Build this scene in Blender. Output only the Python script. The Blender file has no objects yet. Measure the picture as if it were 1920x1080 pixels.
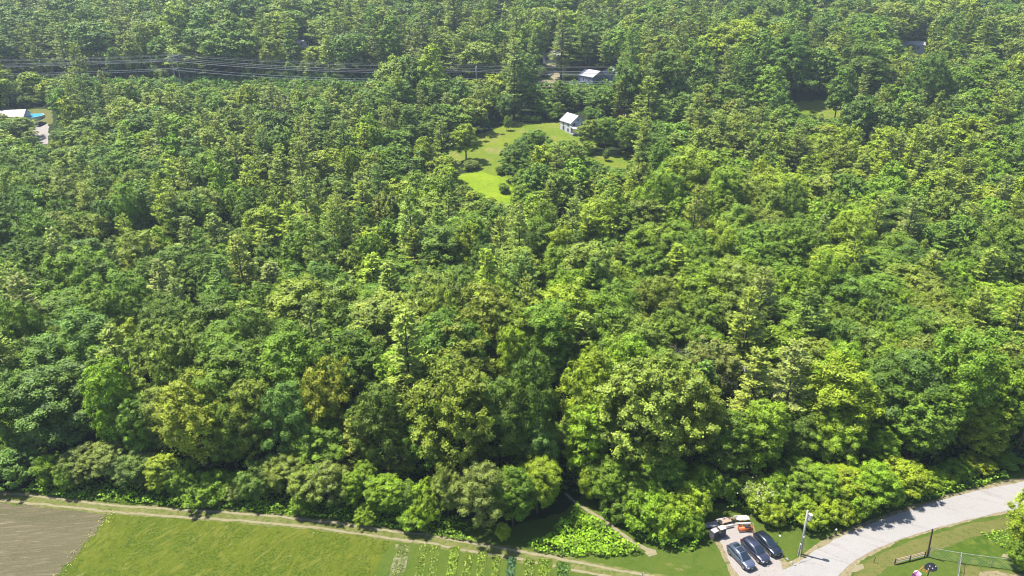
import bpy, bmesh, math, random
import numpy as np
from mathutils import Vector, Matrix, noise
from mathutils.geometry import delaunay_2d_cdt

R = math.radians
sc = bpy.context.scene
COL = sc.collection
rng = np.random.default_rng(11)
random.seed(5)

# ------------------------------------------------------------------ camera
CAM_H, PITCH, FPX = 74.0, R(24.0), 1350.0
cam_d = bpy.data.cameras.new('camera')
cam_d.sensor_width = 36.0
cam_d.lens = 36.0 * FPX / 1920.0
cam_d.clip_start = 0.5
cam_d.clip_end = 6000
cam = bpy.data.objects.new('camera', cam_d)
cam.location = (0, 0, CAM_H)
cam.rotation_euler = (R(90) - PITCH, 0, 0)
COL.objects.link(cam)
sc.camera = cam

# ------------------------------------------------------------------ light
SUN_EL, SUN_AZ = R(65), R(-69)            # azimuth from +Y towards +X
sd = Vector((math.cos(SUN_EL) * math.sin(SUN_AZ), math.cos(SUN_EL) * math.cos(SUN_AZ), math.sin(SUN_EL)))
world = bpy.data.worlds.new('World')
sc.world = world
world.use_nodes = True
wn = world.node_tree
bg = wn.nodes['Background']
sky = wn.nodes.new('ShaderNodeTexSky')
sky.sky_type = 'NISHITA'
sky.sun_disc = False
sky.sun_elevation = SUN_EL
sky.sun_rotation = SUN_AZ % (2 * math.pi)
wn.links.new(sky.outputs[0], bg.inputs[0])
bg.inputs[1].default_value = 0.10
sun_d = bpy.data.lights.new('sun', 'SUN')
sun_d.energy = 5.0
sun_d.angle = R(0.5)
sun_d.color = (1.0, 0.94, 0.84)
sun = bpy.data.objects.new('sun', sun_d)
sun.rotation_euler = sd.to_track_quat('Z', 'Y').to_euler()
sun.location = (-200, 100, 300)
COL.objects.link(sun)
sc.view_settings.view_transform = 'Standard'
sc.view_settings.look = 'None'
sc.view_settings.gamma = 1.0
sc.view_settings.exposure = 1.74
sc.cycles.use_denoising = True
sc.cycles.filter_width = 1.1
sc.render.filter_size = 1.1
try:
    sc.cycles.denoiser = 'OPENIMAGEDENOISE'
    sc.cycles.denoising_prefilter = 'ACCURATE'
except Exception:
    pass
sc.cycles.max_bounces = 6
sc.cycles.diffuse_bounces = 3
sc.cycles.transmission_bounces = 3
sc.cycles.volume_bounces = 0

# ------------------------------------------------------------------ terrain and projection
_TY = np.array([-200, 150, 200, 250, 308, 360, 407, 500, 592, 700, 800, 1000, 1500], float)
_TZ = np.array([0, 0, 1.5, 6, 13.5, 21, 28, 40, 50, 58, 63, 66, 68], float)
_ys = np.arange(-200, 1500, 2.0)
_zs = np.interp(_ys, _TY, _TZ)
_k = np.ones(25) / 25
_zs = np.convolve(np.pad(_zs, 12, mode='edge'), _k, mode='valid')


def terrain(x, y):
    b = np.interp(y, _ys, _zs)
    w = np.clip((np.asarray(y, float) - 170) / 120, 0, 1)
    und = 1.6 * np.sin(np.asarray(x) * 0.031 + 1.3) * np.sin(np.asarray(y) * 0.027 + .5) + 1.1 * np.sin(np.asarray(x) * 0.017 - np.asarray(y) * .021)
    far = np.clip((np.asarray(y, float) - 420) / 200, 0, 1)
    return b + w * und * (1 + 2.0 * far)


CP, SP = math.cos(PITCH), math.sin(PITCH)


def ray(px, py):
    u, v = (px - 960) / FPX, (py - 540) / FPX
    return np.array([u, CP - v * SP, -SP - v * CP])


def at(px, py, dz=0.0):
    """the ground point a pixel of the photograph looks at"""
    d = ray(px, py)
    lo, hi = 20.0, None
    t = 20.0
    step = 4.0
    while t < 2500:
        p = d * t
        if CAM_H + p[2] < terrain(p[0], p[1]) + dz:
            hi = t
            break
        lo = t
        t += step
    if hi is None:
        hi = lo
    for _ in range(24):
        m = (lo + hi) / 2
        p = d * m
        if CAM_H + p[2] < terrain(p[0], p[1]) + dz:
            hi = m
        else:
            lo = m
    p = d * hi
    return float(p[0]), float(p[1]), float(CAM_H + p[2])


def proj(x, y, z):
    z = z - CAM_H
    dep = y * CP - z * SP
    up = y * SP + z * CP
    return 960 + FPX * x / dep, 540 - FPX * up / dep, dep


def height_for(x, y, py):
    """height above the ground at (x, y) seen at picture row py"""
    v = (py - 540) / FPX
    d = ray(960, py)
    t = y / d[1]
    return CAM_H + t * d[2] - float(terrain(x, y))


def in_poly(px, py, poly):
    c = False
    n = len(poly)
    j = n - 1
    for i in range(n):
        xi, yi = poly[i][:2]
        xj, yj = poly[j][:2]
        if (yi > py) != (yj > py) and px < (xj - xi) * (py - yi) / (yj - yi) + xi:
            c = not c
        j = i
    return c


# ------------------------------------------------------------------ material helpers
def new_mat(name):
    m = bpy.data.materials.new(name)
    m.use_nodes = True
    nt = m.node_tree
    b = nt.nodes['Principled BSDF']
    return m, nt, b


def plain(name, col, rough=0.6, metal=0.0, spec=0.5, noise_amt=0.0, scale=3.0, coat=0.0):
    col = tuple(c * .56 for c in col)
    m, nt, b = new_mat(name)
    b.inputs['Base Color'].default_value = (*col, 1)
    b.inputs['Roughness'].default_value = rough
    b.inputs['Metallic'].default_value = metal
    b.inputs['Specular IOR Level'].default_value = spec
    if coat:
        b.inputs['Coat Weight'].default_value = coat
    if noise_amt:
        tc = nt.nodes.new('ShaderNodeTexCoord')
        nz = nt.nodes.new('ShaderNodeTexNoise')
        nz.inputs['Scale'].default_value = scale
        nz.inputs['Detail'].default_value = 5
        nt.links.new(tc.outputs['Object'], nz.inputs['Vector'])
        mx = nt.nodes.new('ShaderNodeMix')
        mx.data_type = 'RGBA'
        mx.inputs['A'].default_value = (*[c * (1 - noise_amt) for c in col], 1)
        mx.inputs['B'].default_value = (*[min(1, c * (1 + noise_amt)) for c in col], 1)
        nt.links.new(nz.outputs['Fac'], mx.inputs['Factor'])
        nt.links.new(mx.outputs['Result'], b.inputs['Base Color'])
    return m


def ground_mat(name, layers, base, bump=0.15, bump_scale=2.0, rough=0.9):
    """layers: (colour, scale, threshold, softness, stretch xyz, rotation, distortion)"""
    G = {'gravel': .41, 'worn_pale_asphalt': .41, 'bare_rut_soil': .33, 'lush_meadow': .42, 'lawn_grass': .40, 'hay_field_grass': .37, 'meadow_grass': .39, 'dry_verge': .40, 'stubble_soil': .385}.get(name, .345)
    base = tuple(c * G for c in base)
    layers = [(tuple(c * G for c in l[0]),) + tuple(l[1:]) for l in layers]
    m, nt, b = new_mat(name)
    b.inputs['Roughness'].default_value = rough
    b.inputs['Specular IOR Level'].default_value = 0.06
    geo = nt.nodes.new('ShaderNodeNewGeometry')
    cur = None
    for i, (col, scale, thr, soft, st, rot, dist) in enumerate(layers):
        mp = nt.nodes.new('ShaderNodeMapping')
        mp.inputs['Scale'].default_value = (scale * st[0], scale * st[1], scale)
        mp.inputs['Rotation'].default_value = (0, 0, R(rot))
        mp.inputs['Location'].default_value = (i * 7.7, i * 3.3, i)
        mp.vector_type = 'POINT'
        # rotate first, then stretch
        mr = nt.nodes.new('ShaderNodeMapping')
        mr.inputs['Rotation'].default_value = (0, 0, R(rot))
        mp.inputs['Rotation'].default_value = (0, 0, 0)
        nt.links.new(geo.outputs['Position'], mr.inputs['Vector'])
        nt.links.new(mr.outputs['Vector'], mp.inputs['Vector'])
        nz = nt.nodes.new('ShaderNodeTexNoise')
        nz.inputs['Scale'].default_value = 1.0
        nz.inputs['Detail'].default_value = 6
        nz.inputs['Roughness'].default_value = 0.62
        nz.inputs['Distortion'].default_value = dist
        nt.links.new(mp.outputs['Vector'], nz.inputs['Vector'])
        mr2 = nt.nodes.new('ShaderNodeMapRange')
        mr2.inputs['From Min'].default_value = thr - soft
        mr2.inputs['From Max'].default_value = thr + soft
        nt.links.new(nz.outputs['Fac'], mr2.inputs['Value'])
        mx = nt.nodes.new('ShaderNodeMix')
        mx.data_type = 'RGBA'
        nt.links.new(mr2.outputs['Result'], mx.inputs['Factor'])
        if cur is None:
            mx.inputs['A'].default_value = (*base, 1)
        else:
            nt.links.new(cur, mx.inputs['A'])
        mx.inputs['B'].default_value = (*col, 1)
        cur = mx.outputs['Result']
    nt.links.new(cur, b.inputs['Base Color'])
    nb = nt.nodes.new('ShaderNodeTexNoise')
    nb.inputs['Scale'].default_value = bump_scale
    nb.inputs['Detail'].default_value = 7
    nb.inputs['Roughness'].default_value = 0.7
    nt.links.new(geo.outputs['Position'], nb.inputs['Vector'])
    bp = nt.nodes.new('ShaderNodeBump')
    bp.inputs['Strength'].default_value = 1.0
    bp.inputs['Distance'].default_value = bump
    nt.links.new(nb.outputs['Fac'], bp.inputs['Height'])
    nt.links.new(bp.outputs['Normal'], b.inputs['Normal'])
    return m


def leaf_mat(name, rough=0.6, trans=0.28, spec=0.18, var=0.55):
    m, nt, b = new_mat(name)
    L = nt.links.new
    at_ = nt.nodes.new('ShaderNodeAttribute')
    at_.attribute_type = 'INSTANCER'
    at_.attribute_name = 'tint'
    av = nt.nodes.new('ShaderNodeAttribute')
    av.attribute_name = 'leafvar'
    mr = nt.nodes.new('ShaderNodeMapRange')
    mr.inputs['To Min'].default_value = 1 - var
    mr.inputs['To Max'].default_value = 1 + var
    L(av.outputs['Fac'], mr.inputs['Value'])
    mul = nt.nodes.new('ShaderNodeVectorMath')
    mul.operation = 'SCALE'
    L(at_.outputs['Color'], mul.inputs[0])
    L(mr.outputs['Result'], mul.inputs['Scale'])
    # young leaves are yellower
    warm = nt.nodes.new('ShaderNodeVectorMath')
    warm.operation = 'MULTIPLY'
    warm.inputs[1].default_value = (1.18, 1.08, 0.75)
    L(mul.outputs[0], warm.inputs[0])
    mx = nt.nodes.new('ShaderNodeMix')
    mx.data_type = 'RGBA'
    gp = nt.nodes.new('ShaderNodeNewGeometry')
    nz = nt.nodes.new('ShaderNodeTexNoise')
    nz.inputs['Scale'].default_value = .22
    nz.inputs['Detail'].default_value = 3
    L(gp.outputs['Position'], nz.inputs['Vector'])
    nr = nt.nodes.new('ShaderNodeMapRange')
    nr.inputs['From Min'].default_value = .35
    nr.inputs['From Max'].default_value = .65
    L(nz.outputs['Fac'], nr.inputs['Value'])
    av2 = nt.nodes.new('ShaderNodeMath')
    av2.operation = 'MULTIPLY_ADD'
    av2.inputs[1].default_value = .5
    L(av.outputs['Fac'], av2.inputs[0])
    hf = nt.nodes.new('ShaderNodeMath')
    hf.operation = 'MULTIPLY'
    hf.inputs[1].default_value = .5
    L(nr.outputs['Result'], hf.inputs[0])
    L(hf.outputs[0], av2.inputs[2])
    L(av2.outputs[0], mx.inputs['Factor'])
    L(mul.outputs[0], mx.inputs['A'])
    L(warm.outputs[0], mx.inputs['B'])
    L(mx.outputs['Result'], b.inputs['Base Color'])
    b.inputs['Roughness'].default_value = rough
    b.inputs['Specular IOR Level'].default_value = spec
    tr = nt.nodes.new('ShaderNodeBsdfTranslucent')
    wt = nt.nodes.new('ShaderNodeVectorMath')
    wt.operation = 'MULTIPLY'
    wt.inputs[1].default_value = (1.3, 1.5, 0.45)
    L(mx.outputs['Result'], wt.inputs[0])
    L(wt.outputs[0], tr.inputs['Color'])
    ms = nt.nodes.new('ShaderNodeMixShader')
    ms.inputs[0].default_value = trans
    L(b.outputs[0], ms.inputs[1])
    L(tr.outputs[0], ms.inputs[2])
    L(ms.outputs[0], nt.nodes['Material Output'].inputs['Surface'])
    return m


M_LEAF = leaf_mat('leaf')
M_NEEDLE = leaf_mat('needle', rough=0.6, trans=0.2, spec=0.25)
M_BARK = plain('bark', (0.11, 0.085, 0.065), 0.9, noise_amt=0.4, scale=4, spec=0.1)
M_PALEBARK = plain('pale_bark', (0.36, 0.33, 0.29), 0.9, noise_amt=0.3, scale=3, spec=0.1)

# ------------------------------------------------------------------ object helpers
def link(o, parent=None):
    COL.objects.link(o)
    if parent is not None:
        o.parent = parent
    return o


def tag(o, label=None, cat=None, group=None, kind=None):
    if label: o['label'] = label
    if cat: o['category'] = cat
    if group: o['group'] = group
    if kind: o['kind'] = kind
    return o


def thing(name, label, cat, loc=(0, 0, 0), rz=0.0, group=None, scale=None):
    e = bpy.data.objects.new(name, None)
    e.empty_display_size = 0.5
    e.location = loc
    e.rotation_euler = (0, 0, rz)
    if scale is not None:
        e.scale = scale
    link(e)
    return tag(e, label, cat, group)


class MB:
    """collects vertices and faces for one mesh"""
    def __init__(s):
        s.v, s.f, s.mi = [], [], []

    def add(s, vs, fs, mi=0):
        n = len(s.v)
        s.v += [tuple(map(float, p)) for p in vs]
        s.f += [tuple(i + n for i in f) for f in fs]
        s.mi += [mi] * len(fs)
        return s

    def box(s, c, size, rz=0.0, mi=0, tilt=None):
        x, y, z = [k / 2 for k in size]
        M = Matrix.Rotation(rz, 3, 'Z')
        if tilt is not None:
            M = M @ Matrix.Rotation(tilt[0], 3, tilt[1])
        vs = [M @ Vector(p) + Vector(c) for p in ((-x, -y, -z), (x, -y, -z), (x, y, -z), (-x, y, -z), (-x, -y, z), (x, -y, z), (x, y, z), (-x, y, z))]
        return s.add(vs, [(0, 3, 2, 1), (4, 5, 6, 7), (0, 1, 5, 4), (1, 2, 6, 5), (2, 3, 7, 6), (3, 0, 4, 7)], mi)

    def tube(s, pts, rad, n=6, mi=0, cap=True):
        pts = [Vector(p) for p in pts]
        if not hasattr(rad, '__len__'):
            rad = [rad] * len(pts)
        rings = []
        for i, p in enumerate(pts):
            d = (pts[min(i + 1, len(pts) - 1)] - pts[max(i - 1, 0)]).normalized()
            a = d.orthogonal().normalized() if i == 0 else (rings_a - d * rings_a.dot(d)).normalized()
            rings_a = a
            bb = d.cross(a)
            rings.append([p + (a * math.cos(t) + bb * math.sin(t)) * rad[i] for t in [2 * math.pi * k / n for k in range(n)]])
        vs = [v for r in rings for v in r]
        fs = []
        for i in range(len(pts) - 1):
            for k in range(n):
                a0, a1 = i * n + k, i * n + (k + 1) % n
                fs.append((a0, a1, a1 + n, a0 + n))
        if cap:
            fs.append(tuple(range(n - 1, -1, -1)))
            fs.append(tuple(range((len(pts) - 1) * n, len(pts) * n)))
        return s.add(vs, fs, mi)

    def mesh(s, name, mats, smooth=False):
        me = bpy.data.meshes.new(name)
        me.from_pydata(s.v, [], s.f)
        for m in (mats if isinstance(mats, (list, tuple)) else [mats]):
            me.materials.append(m)
        if any(s.mi):
            me.polygons.foreach_set('material_index', s.mi)
        if smooth:
            me.polygons.foreach_set('use_smooth', [True] * len(me.polygons))
        me.update()
        return me

    def build(s, name, mats, parent=None, smooth=False, bevel=0.0):
        o = bpy.data.objects.new(name, s.mesh(name, mats, smooth))
        link(o, parent)
        if bevel:
            md = o.modifiers.new('bevel', 'BEVEL')
            md.width = bevel
            md.segments = 2
            md.limit_method = 'ANGLE'
        return o


# ------------------------------------------------------------------ foliage geometry
def quads(centers, normals, su, sv, var, along=None):
    """one small folded leaf face per centre; returns verts, faces, var"""
    n = len(centers)
    nrm = normals / np.maximum(np.linalg.norm(normals, axis=1, keepdims=True), 1e-6)
    if along is None:
        along = rng.normal(size=(n, 3))
    u = along - nrm * np.sum(along * nrm, axis=1, keepdims=True)
    u /= np.maximum(np.linalg.norm(u, axis=1, keepdims=True), 1e-6)
    v = np.cross(nrm, u)
    su = np.asarray(su).reshape(-1, 1) * np.ones((n, 1))
    sv = np.asarray(sv).reshape(-1, 1) * np.ones((n, 1))
    c = centers
    jit = lambda: 1 + rng.uniform(-.25, .25, (n, 1))
    p0 = c - u * su * jit()
    p1 = c - v * sv * jit() + u * su * rng.uniform(-.35, .35, (n, 1))
    p2 = c + u * su * jit()
    p3 = c + v * sv * jit() + u * su * rng.uniform(-.35, .35, (n, 1))
    V = np.stack([p0, p1, p2, p3], 1).reshape(-1, 3)
    return V, var


def leaf_mesh(name, parts, mat, extra=None):
    """parts: list of (V, var). extra: MB for wood appended with second material"""
    V = np.concatenate([p[0] for p in parts])
    var = np.concatenate([p[1] for p in parts])
    nq = len(V) // 4
    loops = np.arange(nq * 4)
    ev, ef = [], []
    if extra:
        ev, ef = extra.v, extra.f
    me = bpy.data.meshes.new(name)
    allv = np.concatenate([V, np.array(ev, float).reshape(-1, 3)]) if ev else V
    me.vertices.add(len(allv))
    me.vertices.foreach_set('co', allv.astype(np.float32).ravel())
    lo = list(loops)
    starts = list(range(0, nq * 4, 4))
    tot = [4] * nq
    for f in ef:
        starts.append(len(lo))
        tot.append(len(f))
        lo += [i + nq * 4 for i in f]
    me.loops.add(len(lo))
    me.loops.foreach_set('vertex_index', np.array(lo, np.int32))
    me.polygons.add(len(starts))
    me.polygons.foreach_set('loop_start', np.array(starts, np.int32))
    me.polygons.foreach_set('loop_total', np.array(tot, np.int32))
    me.materials.append(mat)
    if extra:
        me.materials.append(M_BARK)
        mi = np.zeros(len(starts), np.int32)
        mi[nq:] = 1
        me.polygons.foreach_set('material_index', mi)
    me.update(calc_edges=True)
    a = me.attributes.new('leafvar', 'FLOAT', 'FACE')
    full = np.concatenate([var, np.full(len(ef), .5)]).astype(np.float32)
    a.data.foreach_set('value', full)
    return me


def unit(n, zmin=-1.0):
    d = rng.normal(size=(n * 4 + 20, 3))
    d /= np.linalg.norm(d, axis=1, keepdims=True)
    d = d[d[:, 2] > zmin][:n]
    return d


def broad_crown(H, rad, base, leaf, nleaf, clump_r, lobes=6, top=1.0, droop=0.2, seed=0, nclump=None):
    """clumps of leaves spread through an uneven crown; returns quads and clump centres"""
    zc = base + (H - base) * 0.5
    rz = (H - base) * 0.5
    # lobes make the outline uneven
    la = rng.uniform(0, 2 * math.pi, lobes)
    lz = rng.uniform(-.5, .8, lobes)
    lw = rng.uniform(.12, .34, lobes)
    ld = np.stack([np.cos(la) * np.sqrt(1 - lz ** 2), np.sin(la) * np.sqrt(1 - lz ** 2), lz], 1)

    def env(d):
        k = 1 + ((np.maximum(d @ ld.T, 0) ** 6) * lw).sum(1) - .14
        return k
    area = 4 * math.pi * ((rad * rad + 2 * rad * rz) / 3)
    nc = nclump or int(area / (clump_r ** 2 * 2.6))
    d = unit(nc, -0.75)
    keep = rng.uniform(size=len(d)) > 0.16
    d = d[keep]
    rr = env(d) * rng.uniform(.68, 1.03, len(d))
    inner = unit(max(6, nc // 5), -0.4)
    d = np.concatenate([d, inner])
    rr = np.concatenate([rr, env(inner) * rng.uniform(.3, .65, len(inner))])
    C = d * rr[:, None] * np.array([rad, rad, rz]) + np.array([0, 0, zc])
    low = np.clip((zc - C[:, 2]) / rz, 0, 1)
    C[:, :2] *= (1 - 0.35 * low[:, None] ** 2)
    cr = clump_r * rng.uniform(.6, 1.35, len(C))
    w = cr ** 2
    cnt = np.maximum(5, (nleaf * w / w.sum()).astype(int))
    idx = np.repeat(np.arange(len(C)), cnt)
    n = len(idx)
    dd = unit(n, -0.55)
    n = min(n, len(dd))
    idx, dd = idx[:n], dd[:n]
    P = C[idx] + dd * (cr[idx] * rng.uniform(.45, 1.12, n))[:, None] * np.array([1, 1, .9])
    P[:, 2] -= droop * np.maximum(0, rng.uniform(-.5, 1, n)) * cr[idx]
    out_ = (P - np.array([0, 0, zc - rz * .3])) / np.array([rad, rad, rz])
    N = dd * .7 + out_ * .35 + np.array([0, 0, .25]) + rng.normal(size=(n, 3)) * .36
    cv = rng.uniform(0, 1, len(C))
    var = np.clip(cv[idx] * .55 + rng.uniform(0, .45, n), 0, 1)
    s = leaf * rng.uniform(.6, 1.35, n)
    q = quads(P, N, s, s * rng.uniform(.55, .9, n), var)
    # dense heart of each clump, which stops the light
    cub = np.array([[-1, -1, -1], [1, -1, -1], [1, 1, -1], [-1, 1, -1], [-1, -1, 1], [1, -1, 1], [1, 1, 1], [-1, 1, 1]], float) * .5
    fq = [(0, 3, 2, 1), (4, 5, 6, 7), (0, 1, 5, 4), (1, 2, 6, 5), (2, 3, 7, 6), (3, 0, 4, 7)]
    cores = []
    for ci in range(len(C)):
        Q = Matrix.Rotation(rng.uniform(0, 6.28), 3, 'Z') @ Matrix.Rotation(rng.uniform(0, 6.28), 3, 'X')
        vv = (cub * rng.uniform(.7, 1.25, (8, 3))) @ np.array(Q) * cr[ci] * .82 * np.array([1, 1, .85]) + C[ci]
        cores.append(vv[np.array(fq).ravel()])
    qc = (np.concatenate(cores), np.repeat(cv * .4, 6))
    # inner fill so that sky light does not leak straight through
    m = max(60, nleaf // 16)
    di = unit(m)
    Pi = di * (rng.uniform(.1, .72, m) ** .6)[:, None] * np.array([rad, rad, rz]) * .8 + np.array([0, 0, zc])
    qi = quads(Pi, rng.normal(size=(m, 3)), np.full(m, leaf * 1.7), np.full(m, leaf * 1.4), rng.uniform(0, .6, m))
    return [q, qi, qc], C


def branches(mb, H, base, C, r0, n=8, sides=6, mi=0):
    lean = rng.uniform(-.5, .5, 2)
    path = [(0, 0, -0.4), (lean[0] * .15, lean[1] * .15, base * .6), (lean[0] * .5, lean[1] * .5, base + (H - base) * .3), (lean[0], lean[1], base + (H - base) * .75)]
    mb.tube(path, [r0 * 1.15, r0 * .85, r0 * .55, r0 * .12], sides, mi)
    if len(C) and n:
        pick = rng.choice(len(C), min(n, len(C)), replace=False)
        for i in pick:
            c = C[i]
            f = rng.uniform(.35, .8)
            z0 = min(base + (c[2] - base) * .35 + rng.uniform(-.5, .5), base + (H - base) * .6)
            z0 = max(z0, base * .55)
            s = np.array([lean[0] * .3, lean[1] * .3, z0])
            mid = s + (c - s) * .5 + np.array([0, 0, .35])
            mb.tube([s, mid, s + (c - s) * .93], [r0 * .34, r0 * .2, r0 * .05], 5, mi)


def broad_proto(name, H, rad, base, leaf, nleaf, clump, far=False, r0=None, **k):
    parts, C = broad_crown(H, rad, base, leaf, nleaf, clump, **k)
    wood = MB()
    branches(wood, H, base, C, r0 or H * .014, 0 if far else 9, 5 if far else 7)
    if far:
        return leaf_mesh(name, parts, M_LEAF, wood)
    return leaf_mesh(name + '_crown', parts, M_LEAF), wood.mesh(name + '_trunk', M_BARK, True)


def pine_proto(name, H, rad, base, ntuft, far=False, gap=.9, size=.34):
    wood = MB()
    lean = rng.uniform(-.35, .35, 2)
    wood.tube([(0, 0, -.4), (lean[0] * .3, lean[1] * .3, H * .4), (lean[0], lean[1], H * .97)], [H * .0135, H * .009, .03], 5 if far else 7)
    P, N, A, cvs = [], [], [], []
    core_c, core_u, core_s = [], [], []
    z = base
    while z < H - .2:
        t = (z - base) / (H - base)
        prof = (1 - t) ** .58 * (.6 + .4 * min(1, t * 4 + .2)) + .05
        nb = 5 if t < .9 else 4
        a0 = rng.uniform(0, 6.28)
        for k in range(nb):
            if rng.uniform() < .13 and t < .8:
                continue
            L = rad * prof * rng.uniform(.55, 1.2)
            a = a0 + k * 6.28 / nb + rng.uniform(-.35, .35)
            up = .10 + .55 * t + rng.uniform(-.08, .14)
            d = np.array([math.cos(a), math.sin(a), 0])
            side = np.array([-d[1], d[0], 0])
            s = np.array([lean[0] * z / H, lean[1] * z / H, z])
            if not far and L > 1.2 and (k % 2 == 0):
                wood.tube([s, s + d * L * .5 + np.array([0, 0, up * L * .5]), s + d * L * .92 + np.array([0, 0, up * L])], [.05, .035, .012], 3)
            nt = max(5, int(ntuft * L / rad))
            u = rng.uniform(.28, 1.0, nt) ** .7
            wdt = L * .34 * np.sin(np.clip(u, 0, 1) * 2.4)
            off = rng.uniform(-1, 1, nt)
            p = s + d * (u * L)[:, None] + side * (off * wdt)[:, None] + np.array([0, 0, 1.0]) * (up * u * L + rng.normal(size=nt) * .09 - .10 * np.abs(off) * L * .3)[:, None]
            al = d + side * (off * .9)[:, None] + np.array([0, 0, .45]) + rng.normal(size=(nt, 3)) * .35
            nn = np.array([0, 0, 1.0]) + rng.normal(size=(nt, 3)) * .45 - d * .15
            P.append(p); A.append(al); N.append(nn)
            if L > .9:
                for cu, cz in ((.38, -.06), (.66, .0)):
                    core_c.append(s + d * (cu * L) + np.array([0, 0, up * cu * L + cz]))
                    core_u.append(d + np.array([0, 0, up]))
                    core_s.append(L * .24)
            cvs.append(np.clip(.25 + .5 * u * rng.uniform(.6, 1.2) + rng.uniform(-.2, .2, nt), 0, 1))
        z += gap * rng.uniform(.75, 1.3) * (1 - .35 * t)
    P, N, A, var = np.concatenate(P), np.concatenate(N), np.concatenate(A), np.concatenate(cvs)
    n = len(P)
    s = size * rng.uniform(.7, 1.3, n)
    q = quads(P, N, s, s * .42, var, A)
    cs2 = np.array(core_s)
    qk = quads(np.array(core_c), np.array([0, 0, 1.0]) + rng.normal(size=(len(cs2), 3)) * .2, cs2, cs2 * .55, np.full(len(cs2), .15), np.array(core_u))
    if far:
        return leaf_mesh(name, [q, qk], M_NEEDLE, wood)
    return leaf_mesh(name + '_crown', [q, qk], M_NEEDLE), wood.mesh(name + '_trunk', M_BARK, True)


def snag_mesh(name, H, seed):
    mb = MB()
    rr = random.Random(seed)

    def grow(p, d, L, r, lev):
        q1 = p + d * L * .5 + Vector((rr.uniform(-.2, .2), rr.uniform(-.2, .2), 0)) * L * .3
        q2 = p + d * L + Vector((0, 0, rr.uniform(0, .15))) * L
        mb.tube([p, q1, q2], [r, r * .75, r * .4], 5 if lev < 2 else 3)
        if lev >= 3:
            return
        for k in range(4 if lev == 0 else 3):
            t = rr.uniform(.45, 1)
            s = p.lerp(q2, t)
            dd = (d * .6 + Vector((rr.uniform(-1, 1), rr.uniform(-1, 1), rr.uniform(-.1, .8)))).normalized()
            grow(s, dd, L * rr.uniform(.4, .65), r * .5, lev + 1)
    grow(Vector((0, 0, -.3)), Vector((0, 0, 1)), H * .55, H * .014, 0)
    return mb.mesh(name, M_PALEBARK, True)


# near prototypes (crown, trunk, H, crown radius)
BROAD = []
for i, (H, rad, base, clump, leaf, n, lob) in enumerate([
        (20, 5.2, 5.0, .85, .26, 6200, 6), (20, 4.4, 4.5, .75, .25, 5600, 5), (20, 5.8, 6.5, .95, .27, 6400, 8),
        (20, 4.0, 3.5, .7, .24, 5400, 5), (20, 5.0, 5.0, 1.05, .27, 6000, 7), (20, 3.5, 4.0, .8, .24, 4800, 6),
        (20, 5.5, 4.0, .65, .24, 6800, 9), (20, 4.6, 7.5, .8, .25, 4600, 7)]):
    c, t = broad_proto('broadleaf', H, rad, base * .55, leaf * .50, int(n * 3.4), clump, lobes=lob)
    BROAD.append((c, t, H, rad))
PINE = []
for i, (H, rad, base, nt, gap, size) in enumerate([
        (21, 4.0, 6, 80, 1.05, .27), (21, 3.4, 5, 72, .95, .25), (21, 4.6, 8, 90, 1.25, .28), (21, 3.0, 4, 70, .9, .25)]):
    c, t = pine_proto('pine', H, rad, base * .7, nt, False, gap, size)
    PINE.append((c, t, H, rad))
SHRUB = []
for i, (H, rad, base, clump, leaf, n, lob) in enumerate([
        (5, 3.0, .1, .42, .17, 4200, 8), (5, 2.4, .1, .36, .15, 3800, 6), (5, 3.4, .0, .5, .18, 4600, 9), (5, 2.0, .2, .4, .15, 3400, 5)]):
    c, t = broad_proto('shrub', H, rad, base, leaf * .52, int(n * 2.8), clump, lobes=lob, r0=.09)
    SHRUB.append((c, t, H, rad))
SNAG = [snag_mesh('snag', 16, s) for s in (1, 2, 3)]
# far prototypes, one mesh each
FBROAD = [broad_proto('far_broadleaf', 20, r_, b_ * .45, .23, 4600, c_, far=True, lobes=l_) for r_, b_, c_, l_ in
          [(5.0, 5, 1.0, 6), (4.3, 4.5, .9, 5), (5.6, 6, 1.1, 8), (3.9, 4, .85, 5), (4.8, 5, 1.2, 7)]]
FPINE = [pine_proto('far_pine', 21, r_, b_ * .6, 30, True, g_, .40) for r_, b_, g_ in [(4.0, 5, 1.1), (3.4, 4.5, 1.0), (4.6, 7, 1.3)]]

# ------------------------------------------------------------------ tints
TINT = {
    'dark green': (.066, .124, .014), 'mid-green': (.096, .168, .016), 'bright green': (.128, .218, .013),
    'yellow-green': (.172, .236, .016), 'blue-green': (.076, .138, .028), 'olive green': (.130, .170, .022),
    'grey-green': (.130, .166, .044), 'deep green': (.074, .132, .019), 'pale green': (.138, .190, .032), 'golden green': (.176, .212, .020),
}


def jitter(c, a=.10):
    g_ = TINT['mid-green']
    c = tuple(.82 * a_ + .18 * b_ for a_, b_ in zip(c, g_))
    c = (c[0] * 1.02, c[1] * 1.0, c[2] * .92)
    k = 1.1 * random.uniform(1 - a, 1 + a)
    return tuple(x * k * random.uniform(1 - a * .5, 1 + a * .5) for x in c)


LABELLED = []   # things whose labels are written once all stand


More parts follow.
